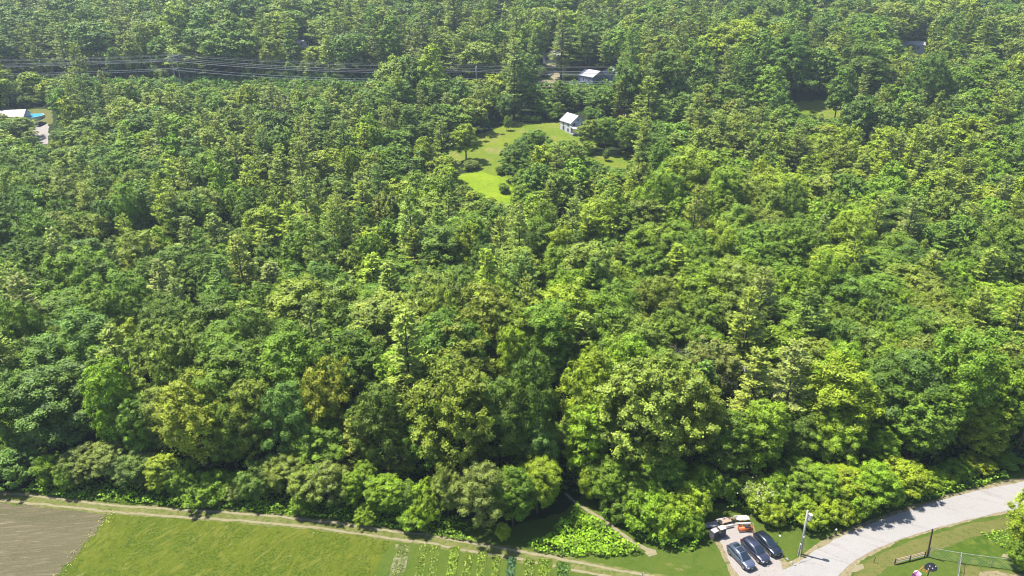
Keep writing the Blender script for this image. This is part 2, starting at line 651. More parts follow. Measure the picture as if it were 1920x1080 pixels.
def add_tree(kind, x, y, h, w, colour, proto=None, rz=None):
    """kind: broad / pine / shrub"""
    protos = {'broad': BROAD, 'pine': PINE, 'shrub': SHRUB}[kind]
    if kind == 'shrub' and h > 6.5:
        protos = BROAD
    c, t, H, rad = protos[proto % len(protos) if proto is not None else random.randrange(len(protos))]
    z = float(terrain(x, y))
    sxy, sz = w / (2 * rad), h / H
    nm, cat, grp = {'broad': ('broadleaf_tree', 'broadleaf tree', 'broadleaf trees of the forest'),
                    'pine': ('pine_tree', 'pine tree', 'pine trees of the forest'),
                    'shrub': ('shrub', 'shrub', 'shrubs along the forest edge')}[kind]
    e = thing(nm, None, cat, (x, y, z), random.uniform(0, 6.28) if rz is None else rz, grp, (sxy, sxy * random.uniform(.92, 1.08), sz))
    tr = link(bpy.data.objects.new('trunk' if kind != 'shrub' else 'stem', t), e)
    cr = link(bpy.data.objects.new('crown' if kind != 'shrub' else 'foliage', c), e)
    cr['tint'] = jitter(TINT[colour])
    px, py, d = proj(x, y, z + h * .62)
    LABELLED.append((e, kind, colour, px, py, h, w, d))
    return e


def add_tree_px(kind, px, base_py, top_py, w_px, colour, proto=None):
    x, y, z = at(px, base_py)
    if kind == 'shrub' or y < 125:
        y2 = y + (.75 if kind == 'shrub' else .3) * (w_px / 2) * proj(x, y, z)[2] / FPX
        x, y = x * y2 / y, y2
    h = height_for(x, y, top_py)
    d = proj(x, y, z + h * .6)[2]
    # keep the crown centred on px: shift for the outward lean of verticals
    cx = proj(x, y, z + h * .6)[0]
    x += (px - cx) * d / FPX
    return add_tree(kind, x, y, max(h, .8), w_px * d / FPX, colour, proto), (x, y)

# ------------------------------------------------------------------ ground and sheets
M_FLOOR = ground_mat('forest_floor_soil', [((.04, .075, .015), .25, .5, .12, (1, 1), 0, .5), ((.07, .06, .03), .7, .62, .08, (1, 1), 0, .2)], (.03, .05, .014), .3, 1.5)
M_GRASS = ground_mat('meadow_grass', [
    ((.135, .180, .030), .10, .5, .12, (1, 1), 0, .6), ((.060, .125, .014), .45, .56, .08, (1, 1), 0, 1.0),
    ((.165, .190, .050), 1.3, .60, .10, (1, 1), 0, .6), ((.095, .150, .020), 4.5, .5, .15, (1, 1), 0, 0)], (.095, .155, .020), .10, 3.0)
M_FIELD = ground_mat('hay_field_grass', [
    ((.165, .200, .018), .06, .5, .06, (1, 1), 10, 1.0), ((.075, .125, .010), .22, .51, .07, (1, .7), -20, 1.5), ((.210, .225, .034), .45, .56, .05, (1, .4), 35, 2.5),
    ((.300, .300, .110), 1.0, .63, .04, (1, .25), 40, 3.0), ((.058, .105, .009), .9, .58, .07, (1, .6), 10, 1.5), ((.150, .195, .018), 3.0, .52, .10, (1, 1), 0, 0)], (.100, .150, .012), .22, 2.0)
M_PLOUGH = ground_mat('stubble_soil', [
    ((.118, .112, .060), .12, .5, .16, (.6, 1.6), -7, .3), ((.25, .22, .135), 1.0, .58, .06, (.22, 2.8), -7, .6),
    ((.40, .355, .23), 2.0, .64, .04, (.14, 3.0), -7, .3), ((.10, .105, .050), .10, .60, .07, (.25, 2.2), -7, .5), ((.19, .165, .10), 5, .55, .15, (.6, 1), -7, 0)],
    (.152, .140, .078), .07, 5.0)
M_TAN = ground_mat('grassy_track_soil', [((.27, .27, .10), .5, .5, .12, (1, 1), 0, .4), ((.13, .18, .035), 1.6, .54, .08, (1, 1), 0, .3)], (.20, .22, .06), .08, 4)
M_RUT = ground_mat('bare_rut_soil', [((.43, .38, .25), .6, .48, .2, (1, 1), 0, .3), ((.26, .27, .10), 1.6, .62, .08, (1, 1), 0, .3)], (.36, .32, .19), .05, 5)
M_GRAVEL = ground_mat('gravel', [((.40, .365, .345), .35, .5, .2, (1, 1), 0, .4), ((.22, .20, .18), 2.5, .64, .07, (1, 1), 0, .2), ((.44, .41, .39), 7, .55, .12, (1, 1), 0, 0)], (.37, .335, .315), .03, 9)
M_ROAD = ground_mat('worn_pale_asphalt', [((.395, .387, .380), .10, .5, .12, (1, 1), 30, .5), ((.31, .285, .27), .5, .60, .08, (.35, 1.8), 28, .4), ((.45, .42, .41), 6, .55, .12, (1, 1), 0, 0)], (.362, .356, .350), .012, 12)
M_VERGE = ground_mat('dry_verge', [((.33, .27, .16), .9, .5, .12, (1, 1), 0, .5), ((.13, .15, .035), 1.4, .58, .07, (1, 1), 0, .5), ((.42, .37, .27), 4, .6, .1, (1, 1), 0, 0)], (.29, .245, .14), .06, 6)
M_DRYGRASS = ground_mat('dry_mown_grass', [((.215, .215, .065), .5, .5, .14, (1, 1), 0, .6), ((.125, .165, .030), 1.1, .56, .08, (1, 1), 0, .4), ((.26, .24, .10), 3.5, .60, .1, (1, 1), 0, 0)], (.18, .195, .050), .07, 4)
M_LAWN = ground_mat('lawn_grass', [((.22, .27, .024), .06, .5, .10, (1, 1), 0, .6), ((.28, .27, .08), .16, .60, .07, (1, 1), 0, .8), ((.12, .19, .016), .9, .6, .1, (1, 1), 0, 0)], (.16, .24, .018), .06, 3)
M_LUSH = ground_mat('lush_meadow', [((.27, .38, .015), .10, .5, .12, (1, 1), 0, .8), ((.15, .27, .012), .30, .60, .07, (1, 1), 0, .8), ((.30, .37, .03), 1.2, .6, .1, (1, 1), 0, 0)], (.20, .31, .014), .25, 1.5)
M_LUSH_NEAR = ground_mat('lush_ground_cover', [((.10, .18, .012), .6, .5, .12, (1, 1), 0, .8)], (.07, .14, .010), .2, 2)


def terrain_mesh(name, xs, ys, mat):
    X, Y = np.meshgrid(xs, ys)
    Z = terrain(X, Y)
    V = np.stack([X, Y, Z], -1).reshape(-1, 3)
    nx, ny = len(xs), len(ys)
    i = np.arange((ny - 1) * (nx - 1))
    r, c = i // (nx - 1), i % (nx - 1)
    a = r * nx + c
    F = np.stack([a, a + 1, a + nx + 1, a + nx], 1)
    me = bpy.data.meshes.new(name)
    me.from_pydata(V.tolist(), [], F.tolist())
    me.polygons.foreach_set('use_smooth', [True] * len(F))
    me.materials.append(mat)
    o = link(bpy.data.objects.new(name, me))
    return o


def _axis(lo, hi, step, far, fstep):
    a = list(np.arange(-far, lo, fstep)) + list(np.arange(lo, hi, step)) + list(np.arange(hi, far + fstep, fstep))
    return np.array(a, float)


gx = _axis(-330, 330, 5, 1500, 30)
gy = np.concatenate([np.arange(-300, 0, 30), np.arange(0, 640, 5), np.arange(640, 2400, 30)]).astype(float)
tag(terrain_mesh('ground', gx, gy, M_FLOOR), kind='structure')


def smooth_line(pts, n=8):
    """Catmull-Rom through points"""
    P = [np.array(p[:2], float) for p in pts]
    P = [2 * P[0] - P[1]] + P + [2 * P[-1] - P[-2]]
    out = []
    for i in range(1, len(P) - 2):
        for k in range(n):
            t = k / n
            out.append(.5 * ((2 * P[i]) + (-P[i - 1] + P[i + 1]) * t + (2 * P[i - 1] - 5 * P[i] + 4 * P[i + 1] - P[i + 2]) * t * t + (-P[i - 1] + 3 * P[i] - 3 * P[i + 1] + P[i + 2]) * t ** 3))
    out.append(P[-2])
    return out


def dense(poly, seg, jit, seed):
    out = []
    n = len(poly)
    for i in range(n):
        a, b = np.array(poly[i][:2], float), np.array(poly[(i + 1) % n][:2], float)
        L = np.linalg.norm(b - a)
        k = max(1, int(L / seg))
        for j in range(k):
            p = a + (b - a) * j / k
            if jit:
                q = Vector((p[0] * .35, p[1] * .35, seed * 3.1))
                q2 = Vector((p[0] * 1.7, p[1] * 1.7, seed * 5.1))
                p = p + np.array([noise.noise(q) + .6 * noise.noise(q2), noise.noise(q + Vector((9, 9, 0))) + .6 * noise.noise(q2 + Vector((5, 5, 0)))]) * jit
            out.append(p)
    return out


_sheet_n = [0]


def sheet(name, poly, off, mat, jit=.25, seg=.6, kind='structure', grid=None):
    _sheet_n[0] += 1
    pts = dense(poly, seg, jit, _sheet_n[0])
    P2 = [Vector((float(p[0]), float(p[1]))) for p in pts]
    n = len(P2)
    xs, ys = [p.x for p in P2], [p.y for p in P2]
    if grid is None:
        grid = 4.0 if max(ys) > 140 else 0
    if grid:
        x = min(xs)
        while x < max(xs):
            y = min(ys)
            while y < max(ys):
                if in_poly(x, y, P2):
                    P2.append(Vector((x + .01, y + .013)))
                y += grid
            x += grid
    res = delaunay_2d_cdt(P2, [], [list(range(n))], 1, 1e-4)
    vs = [(v.x, v.y, float(terrain(v.x, v.y)) + off) for v in res[0]]
    fs = []
    for f in res[2]:
        a, b, c = [Vector(vs[i]) for i in f[:3]]
        fs.append(tuple(f) if (b - a).cross(c - a).z > 0 else tuple(reversed(f)))
    me = bpy.data.meshes.new(name)
    me.from_pydata(vs, [], fs)
    me.materials.append(mat)
    me.polygons.foreach_set('use_smooth', [True] * len(fs))
    o = link(bpy.data.objects.new(name, me))
    if kind:
        tag(o, kind=kind)
    return o


def px_poly(pts):
    return [at(a, b)[:2] for a, b in pts]


def strip(line, w0, w1=None):
    """polygon round a world polyline"""
    P = smooth_line(line, 6)
    L_, R_ = [], []
    for i, p in enumerate(P):
        d = P[min(i + 1, len(P) - 1)] - P[max(i - 1, 0)]
        d = d / np.linalg.norm(d)
        nn = np.array([-d[1], d[0]])
        t = i / (len(P) - 1)
        w = w0 + ((w1 if w1 is not None else w0) - w0) * t
        L_.append(p + nn * w / 2)
        R_.append(p - nn * w / 2)
    return L_ + R_[::-1]


# meadow under everything in front of the forest
meadow = px_poly([(-260, 955), (-60, 945), (45, 915), (300, 925), (440, 925), (600, 945), (800, 960), (960, 985), (1060, 960), (1090, 925), (1180, 960), (1320, 950),
                  (1440, 930), (1560, 950), (1640, 930), (1760, 915), (1900, 880), (2150, 850), (2400, 1000), (2200, 1400), (960, 1500), (-400, 1400)])
sheet('meadow', meadow, .010, M_GRASS, .5, 1.2, grid=0)
# the hay field and the stubble field
sheet('green_field', px_poly([(212, 962), (480, 981), (700, 1006), (742, 1012), (715, 1045), (700, 1085), (660, 1400), (-60, 1400), (112, 1082), (160, 1020)]), .016, M_FIELD, .35, .6)
sheet('stubble_field', px_poly([(-200, 930), (-20, 938), (205, 962), (180, 995), (105, 1084), (-60, 1300), (-500, 1300)]), .020, M_PLOUGH, 1.0, .5)
# track: dry strip with two bare ruts
TR = [(-330, 905), (-150, 918), (0, 931), (100, 941), (205, 953), (330, 962), (480, 972), (600, 984), (700, 997), (800, 1011), (900, 1029), (1000, 1046), (1100, 1065), (1180, 1081), (1300, 1102)]
TRW = [at(*p)[:2] for p in TR]
sheet('track', strip(TRW, 2.5), .024, M_TAN, .35, .5)
def off_line(line, o):
    P = [np.array(p) for p in line]
    out = []
    for i, p in enumerate(P):
        d = P[min(i + 1, len(P) - 1)] - P[max(i - 1, 0)]
        d = d / np.linalg.norm(d)
        out.append(p + np.array([-d[1], d[0]]) * o)
    return out
sheet('track_rut', strip(off_line(TRW, .72), .42), .030, M_RUT, .22, .4)
sheet('track_rut', strip(off_line(TRW, -.72), .42), .030, M_RUT, .22, .4)

# road and parking place
ROAD_T = [(1385, 1110), (1440, 1082), (1485, 1062), (1530, 1032), (1560, 1015), (1597, 998), (1641, 979), (1690, 961), (1733, 948), (1768, 937), (1837, 919), (1920, 903), (2080, 872), (2300, 835)]
ROAD_B = [(2420, 905), (2140, 935), (1960, 952), (1894, 957), (1804, 977), (1747, 993), (1690, 1011), (1641, 1031), (1607, 1048), (1585, 1064), (1570, 1080), (1545, 1120), (1500, 1220), (1380, 1220), (1370, 1130)]
sheet('road_shoulder', px_poly([(1370, 1125), (1425, 1082), (1470, 1060), (1515, 1030), (1550, 1010), (1597, 990), (1641, 972), (1690, 954), (1733, 942), (1768, 931), (1837, 912), (1920, 894), (2080, 864), (2300, 828),
                                (2420, 912), (2140, 941), (1960, 956), (1894, 961), (1804, 981), (1747, 997), (1690, 1015), (1641, 1036), (1612, 1052), (1600, 1066), (1592, 1085), (1565, 1125), (1530, 1230), (1370, 1230)]), .024, M_VERGE, .35, .6)
sheet('road', px_poly(ROAD_T + ROAD_B), .040, M_ROAD, .16, .6)
sheet('parking_verge', px_poly([(1326, 984), (1345, 975), (1376, 968), (1411, 980), (1418, 1004), (1450, 1030), (1475, 1054), (1480, 1068), (1465, 1110), (1380, 1110), (1362, 1058), (1342, 1018)]), .030, M_VERGE, .3, .4)
sheet('parking_lot', px_poly([(1340, 993), (1372, 978), (1405, 992), (1412, 1002), (1424, 1018), (1446, 1036), (1466, 1058), (1470, 1090), (1480, 1130), (1420, 1130), (1385, 1080), (1366, 1050)]), .046, M_GRAVEL, .3, .35)
# footpath from the forest to the track
PATH = [at(*p)[:2] for p in [(1060, 925), (1072, 937), (1095, 952), (1120, 968), (1145, 985), (1170, 1004), (1195, 1020), (1222, 1036)]]
sheet('footpath', strip(PATH, .45, .7), .034, M_RUT, .15, .35)
sheet('footpath', px_poly([(1213, 1026), (1230, 1032), (1232, 1040), (1216, 1044), (1208, 1036)]), .036, M_RUT, .2, .3)
for a, b in [(1253, 1058), (1274, 1068), (1285, 1063)]:
    sheet('bare_patch', px_poly([(a - 9, b - 2), (a + 2, b - 3), (a + 10, b + 2), (a, b + 3)]), .032, M_TAN, .25, .3)
# dry mown verge and lawn right of the road
sheet('dry_verge_grass', px_poly([(1600, 1082), (1618, 1055), (1660, 1034), (1704, 1016), (1760, 999), (1830, 980), (1900, 966), (1990, 960), (1990, 985), (1850, 1000), (1800, 1016), (1742, 1038), (1700, 1052), (1660, 1068), (1640, 1100)]), .018, M_DRYGRASS, .35, .5)
sheet('play_lawn', px_poly([(1670, 1062), (1738, 1045), (1795, 1056), (1790, 1110), (1780, 1200), (1620, 1200), (1620, 1100)]), .022, M_GRASS, .35, .5)
sheet('dry_ground', px_poly([(1802, 1058), (1860, 1066), (1960, 1082), (1960, 1150), (1800, 1150)]), .022, M_DRYGRASS, .3, .5)
sheet('dry_ground', px_poly([(1838, 1072), (1870, 1070), (1960, 1086), (1960, 1120), (1830, 1110)]), .028, M_VERGE, .4, .5)
sheet('yard_lawn', px_poly([(1742, 1040), (1810, 1014), (1860, 1000), (1900, 990), (1990, 985), (1990, 1080), (1900, 1068), (1802, 1055)]), .026, ground_mat('shade_toned_lawn', [((.095, .165, .018), .3, .5, .10, (1, 1), 0, .5), ((.17, .22, .035), 1.0, .58, .08, (1, 1), 0, .5)], (.070, .140, .015), .06, 3), .3, .5)  # darker green puts the shade at the mesh fence into the lawn's colour
sheet('bare_patch', px_poly([(1880, 1039), (1892, 1039), (1891, 1046), (1877, 1045)]), .034, M_RUT, .1, .2)
sheet('bare_patch', px_poly([(1605, 1060), (1618, 1058), (1620, 1066), (1606, 1072), (1590, 1074)]), .036, M_RUT, .2, .3)

# far clearings
LAWN = [(862, 258), (905, 250), (945, 236), (965, 230), (1015, 229), (1062, 229), (1100, 235), (1120, 252), (1120, 275), (1080, 300), (1010, 330), (970, 342), (930, 334), (900, 325), (880, 318), (858, 318), (850, 290)]
sheet('far_lawn', px_poly(LAWN), .08, M_LAWN, .9, 1.2)
sheet('lush_meadow', px_poly([(835, 340), (862, 328), (900, 322), (940, 332), (985, 345), (985, 400), (950, 405), (900, 380), (850, 362)]), .09, M_LUSH, 1.0, 1.2)
sheet('far_lawn', px_poly([(840, 268), (858, 262), (866, 270), (858, 298), (842, 300)]), .08, M_LAWN, .9, 1.2)
sheet('far_lawn', px_poly([(1095, 290), (1135, 282), (1185, 287), (1215, 300), (1190, 325), (1130, 325)]), .08, M_LAWN, 1.0, 1.2)
sheet('far_lawn', px_poly([(1270, 312), (1330, 312), (1345, 326), (1270, 330)]), .08, M_LUSH, 1.0, 1.2)
sheet('far_lawn', px_poly([(1490, 192), (1540, 188), (1575, 200), (1575, 222), (1490, 222)]), .10, M_LAWN, 1.5, 1.5)
sheet('far_driveway', px_poly([(60, 236), (92, 232), (90, 270), (75, 272), (60, 255)]), .10, M_GRAVEL, .6, 1.0)
sheet('far_yard', px_poly([(-40, 240), (30, 206), (95, 204), (100, 232), (60, 240), (30, 260), (-20, 266)]), .08, M_DRYGRASS, .9, 1.2)
sheet('far_driveway', px_poly([(1012, 150), (1080, 152), (1150, 158), (1120, 168), (1010, 166)]), .10, M_VERGE, .8, 1.0)
sheet('far_driveway', strip([at(*p)[:2] for p in [(1036, 118), (1030, 128), (1040, 140), (1050, 150)]], 6), .12, M_RUT, .6, 1.0)
sheet('bare_patch', px_poly([(1150, 214), (1174, 214), (1174, 236), (1152, 236)]), .09, plain('orange_soil', (.5, .24, .1), .9, noise_amt=.3, scale=1), .4, .8)

# crop beds with low plants
M_BED = ground_mat('crop_bed_soil', [((.15, .20, .028), .9, .5, .12, (1, 1), 0, .6), ((.30, .28, .16), 1.3, .68, .05, (1, 1), 0, .6)], (.10, .17, .020), .1, 4)
M_PALEBED = ground_mat('pale_crop_bed', [((.13, .17, .035), .7, .46, .10, (1, 1), 0, .6)], (.36, .34, .22), .1, 4)
CROPS = [(757, 1022, 730, 1080, 1.5, 'pale'), (795, 1020, 778, 1060, 1.2, 'thin'), (817, 1024, 800, 1070, 1.2, 'thin'), (853, 1027, 836, 1082, 1.2, 'tall'), (881, 1037, 858, 1082, 1.1, 'low'), (906, 1034, 890, 1082, 1.1, 'low'),
         (932, 1042, 920, 1082, 1.0, 'low'), (960, 1046, 948, 1082, 1.1, 'dark'), (993, 1050, 984, 1084, 1.2, 'mixed'), (1022, 1049, 1014, 1084, 1.5, 'tall'), (1056, 1055, 1050, 1086, 1.6, 'darktall')]
CROP_LABEL = ['crop row with pale bare soil patches, farthest left of the rows', 'faint thin crop row just right of the pale-patched row', 'faint thin crop row just left of the tall yellow-green row',
              'tall yellow-green crop row, fourth row from the left', 'low yellow-green crop row, fifth row from the left', 'low yellow-green crop row, sixth row from the left', 'low crop row, seventh from the left',
              'crop row of dark blue-green plants ending in pale soil', 'crop row of mixed plants with pale sheeting at its end', 'thick bright green crop row, second from the right end', 'thick dark green crop row, last row at the right end']
for k, (x0, y0, x1, y1, w, st) in enumerate(CROPS):
    a, b = np.array(at(x0, y0)[:2]), np.array(at(x1, y1 + 60)[:2])
    root = thing('crop_row', CROP_LABEL[k], 'crop row', (a[0], a[1], .03), 0, 'crop rows by the track')
    loc = lambda p: (p[0] - a[0], p[1] - a[1])
    line = [a, a * .66 + b * .34, a * .33 + b * .67, b]
    bed = sheet('bed', strip(line, w * 1.3), .032, M_PALEBED if st in ('pale',) else M_BED, .22, .35, kind=None)
    for v in bed.data.vertices:
        v.co.x -= a[0]; v.co.y -= a[1]; v.co.z -= .03
    bed.parent = root
    L = np.linalg.norm(b - a)
    n = int(L * {'pale': 30, 'thin': 22, 'low': 38, 'tall': 110, 'dark': 80, 'mixed': 55, 'darktall': 120}[st])
    hh = {'pale': .15, 'thin': .12, 'low': .16, 'tall': .30, 'dark': .4, 'mixed': .35, 'darktall': .45}[st]
    t = rng.uniform(0, 1, n)
    off = rng.uniform(-1, 1, n)
    dirv = (b - a) / L
    P = np.stack([t * (b - a)[0] - dirv[1] * off * w * .5, t * (b - a)[1] + dirv[0] * off * w * .5, rng.uniform(.02, 1, n) * hh * (1 - .5 * off ** 2) * (.6 + .4 * np.sin(t * L * 2 + k))], 1)
    N = np.array([0, 0, .7]) + rng.normal(size=(n, 3)) * .6
    me = leaf_mesh('plants', [quads(P, N, .16 * rng.uniform(.6, 1.3, n), .1 * rng.uniform(.6, 1.3, n), rng.uniform(0, 1, n))], M_LEAF)
    o = link(bpy.data.objects.new('plants', me), root)
    o['tint'] = {'dark': (.05, .11, .06), 'darktall': (.07, .14, .03), 'tall': (.14, .21, .03), 'low': (.13, .19, .03)}.get(st, (.12, .17, .035))


# ------------------------------------------------------------------ low growth nobody could count
def scatter_leaves(name, label, cat, polys, dens, hmax, leaf, tint, bump=.5, mat=None, mounds=.35, wpoly=False):
    P_, N_, S_ = [], [], []
    for poly in polys:
        W = poly if wpoly else [at(a, b)[:2] for a, b in poly]
        xs, ys = [p[0] for p in W], [p[1] for p in W]
        A = (max(xs) - min(xs)) * (max(ys) - min(ys))
        n = int(A * dens)
        X = rng.uniform(min(xs), max(xs), n)
        Y = rng.uniform(min(ys), max(ys), n)
        m = np.array([in_poly(x, y, W) for x, y in zip(X, Y)])
        X, Y = X[m], Y[m]
        hm = np.array([max(0.05, .55 + noise.noise(Vector((x * mounds, y * mounds, 1))) * .9 + noise.noise(Vector((x * mounds * 3, y * mounds * 3, 2))) * .5) for x, y in zip(X, Y)]) * hmax
        # height falls off at the rim of the patch
        Z = hm * rng.uniform(.55, 1.05, len(X)) ** .7
        P_.append(np.stack([X, Y, terrain(X, Y) + Z], 1))
    P = np.concatenate(P_)
    n = len(P)
    N = np.array([0, 0, .8]) + rng.normal(size=(n, 3)) * .55
    s = leaf * rng.uniform(.6, 1.4, n)
    cv = np.array([noise.noise(Vector((p[0] * .6, p[1] * .6, 7))) for p in P])
    me = leaf_mesh(name, [quads(P, N, s, s * .75, np.clip(.5 + cv * .8 + rng.uniform(-.3, .3, n), 0, 1))], mat or M_LEAF)
    o = link(bpy.data.objects.new(name, me))
    o['tint'] = tint
    return tag(o, label, cat, kind='stuff')


scatter_leaves('vine_patch', 'bright green patch of low leafy vines beside the footpath', 'ground cover',
               [[(1020, 1012), (1062, 975), (1082, 950), (1100, 962), (1130, 985), (1160, 1008), (1190, 1030), (1200, 1040), (1130, 1046), (1050, 1035), (1018, 1026)]],
               34, 1.3, .19, (.150, .265, .018), mounds=.5)
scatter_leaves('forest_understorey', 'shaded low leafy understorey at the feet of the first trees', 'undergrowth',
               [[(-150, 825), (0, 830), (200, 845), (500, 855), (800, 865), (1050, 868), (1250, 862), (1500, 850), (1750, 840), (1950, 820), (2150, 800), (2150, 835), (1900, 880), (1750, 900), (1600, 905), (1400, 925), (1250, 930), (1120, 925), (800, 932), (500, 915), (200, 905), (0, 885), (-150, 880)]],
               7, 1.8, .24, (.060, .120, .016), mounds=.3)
scatter_leaves('undergrowth', 'low mixed weeds and brambles along the forest edge', 'undergrowth',
               [[(40, 918), (250, 938), (450, 950), (640, 966), (720, 975), (860, 1000), (900, 1022), (850, 1012), (700, 986), (600, 974), (480, 962), (300, 950), (150, 938), (45, 926)],
                [(60, 900), (440, 918), (640, 940), (860, 975), (900, 1000), (640, 968), (440, 950), (60, 925)],
                [(985, 1018), (1030, 1010), (1100, 1045), (1060, 1046), (1000, 1036)]],
               22, 1.15, .17, (.115, .215, .016), mounds=.7)
scatter_leaves('leafy_bank', 'bright green leafy bank between the footpath and the parked cars', 'ground cover',
               [[(1240, 1010), (1290, 975), (1330, 960), (1318, 975), (1308, 1000), (1322, 1018), (1290, 1036), (1245, 1034), (1225, 1026)],
                [(1130, 950), (1200, 965), (1240, 1000), (1225, 1026), (1180, 1005), (1150, 980)]],
               20, 1.9, .2, (.10, .205, .016), mounds=.4)
scatter_leaves('bramble_bank', 'bright green brambles bordering the lawn and the road', 'ground cover',
               [[(1350, 955), (1420, 940), (1500, 950), (1600, 950), (1700, 925), (1800, 905), (1890, 885), (1890, 900), (1790, 925), (1700, 952), (1640, 968), (1590, 988), (1540, 1002), (1480, 985), (1420, 978), (1405, 965)]],
               15, 1.4, .2, (.105, .200, .018), mounds=.5)
scatter_leaves('power_line_scrub', 'low green scrub in the cleared strip under the power lines', 'scrub', [[(-340, 340), (0, 342), (330, 350), (330, 360), (0, 368), (-340, 370)]],
               3.2, 3.4, .55, (.07, .14, .022), mounds=.15, wpoly=True)
scatter_leaves('field_border_grass', 'pale rough grass between the brown stubble and the green field', 'rough grass',
               [[(203, 955), (222, 958), (200, 992), (172, 1012), (118, 1084), (60, 1150), (30, 1150), (98, 1084), (150, 1015), (178, 985)]], 9, .22, .09, (.20, .22, .07), mounds=.8)
scatter_leaves('weeds', 'bright yellow-green weeds spilling under the tree at the yard edge', 'weeds',
               [[(1838, 1000), (1880, 992), (1930, 990), (1930, 1030), (1900, 1040), (1875, 1026), (1850, 1010)]], 16, .6, .16, (.13, .22, .02))

# ------------------------------------------------------------------ parked cars
M_GLASS = plain('car_glass', (.012, .022, .030), .06, spec=.9)
M_TYRE = plain('tyre_rubber', (.02, .02, .02), .85)
M_RIM = plain('alloy', (.45, .45, .47), .3, metal=.9)
M_TRIM = plain('black_trim', (.018, .018, .02), .5)
M_LAMP = plain('headlight_glass', (.75, .78, .82), .12, spec=.8)
M_TAIL = plain('tail_light_glass', (.35, .02, .02), .2)
M_CHROME = plain('chrome', (.7, .7, .72), .15, metal=1)


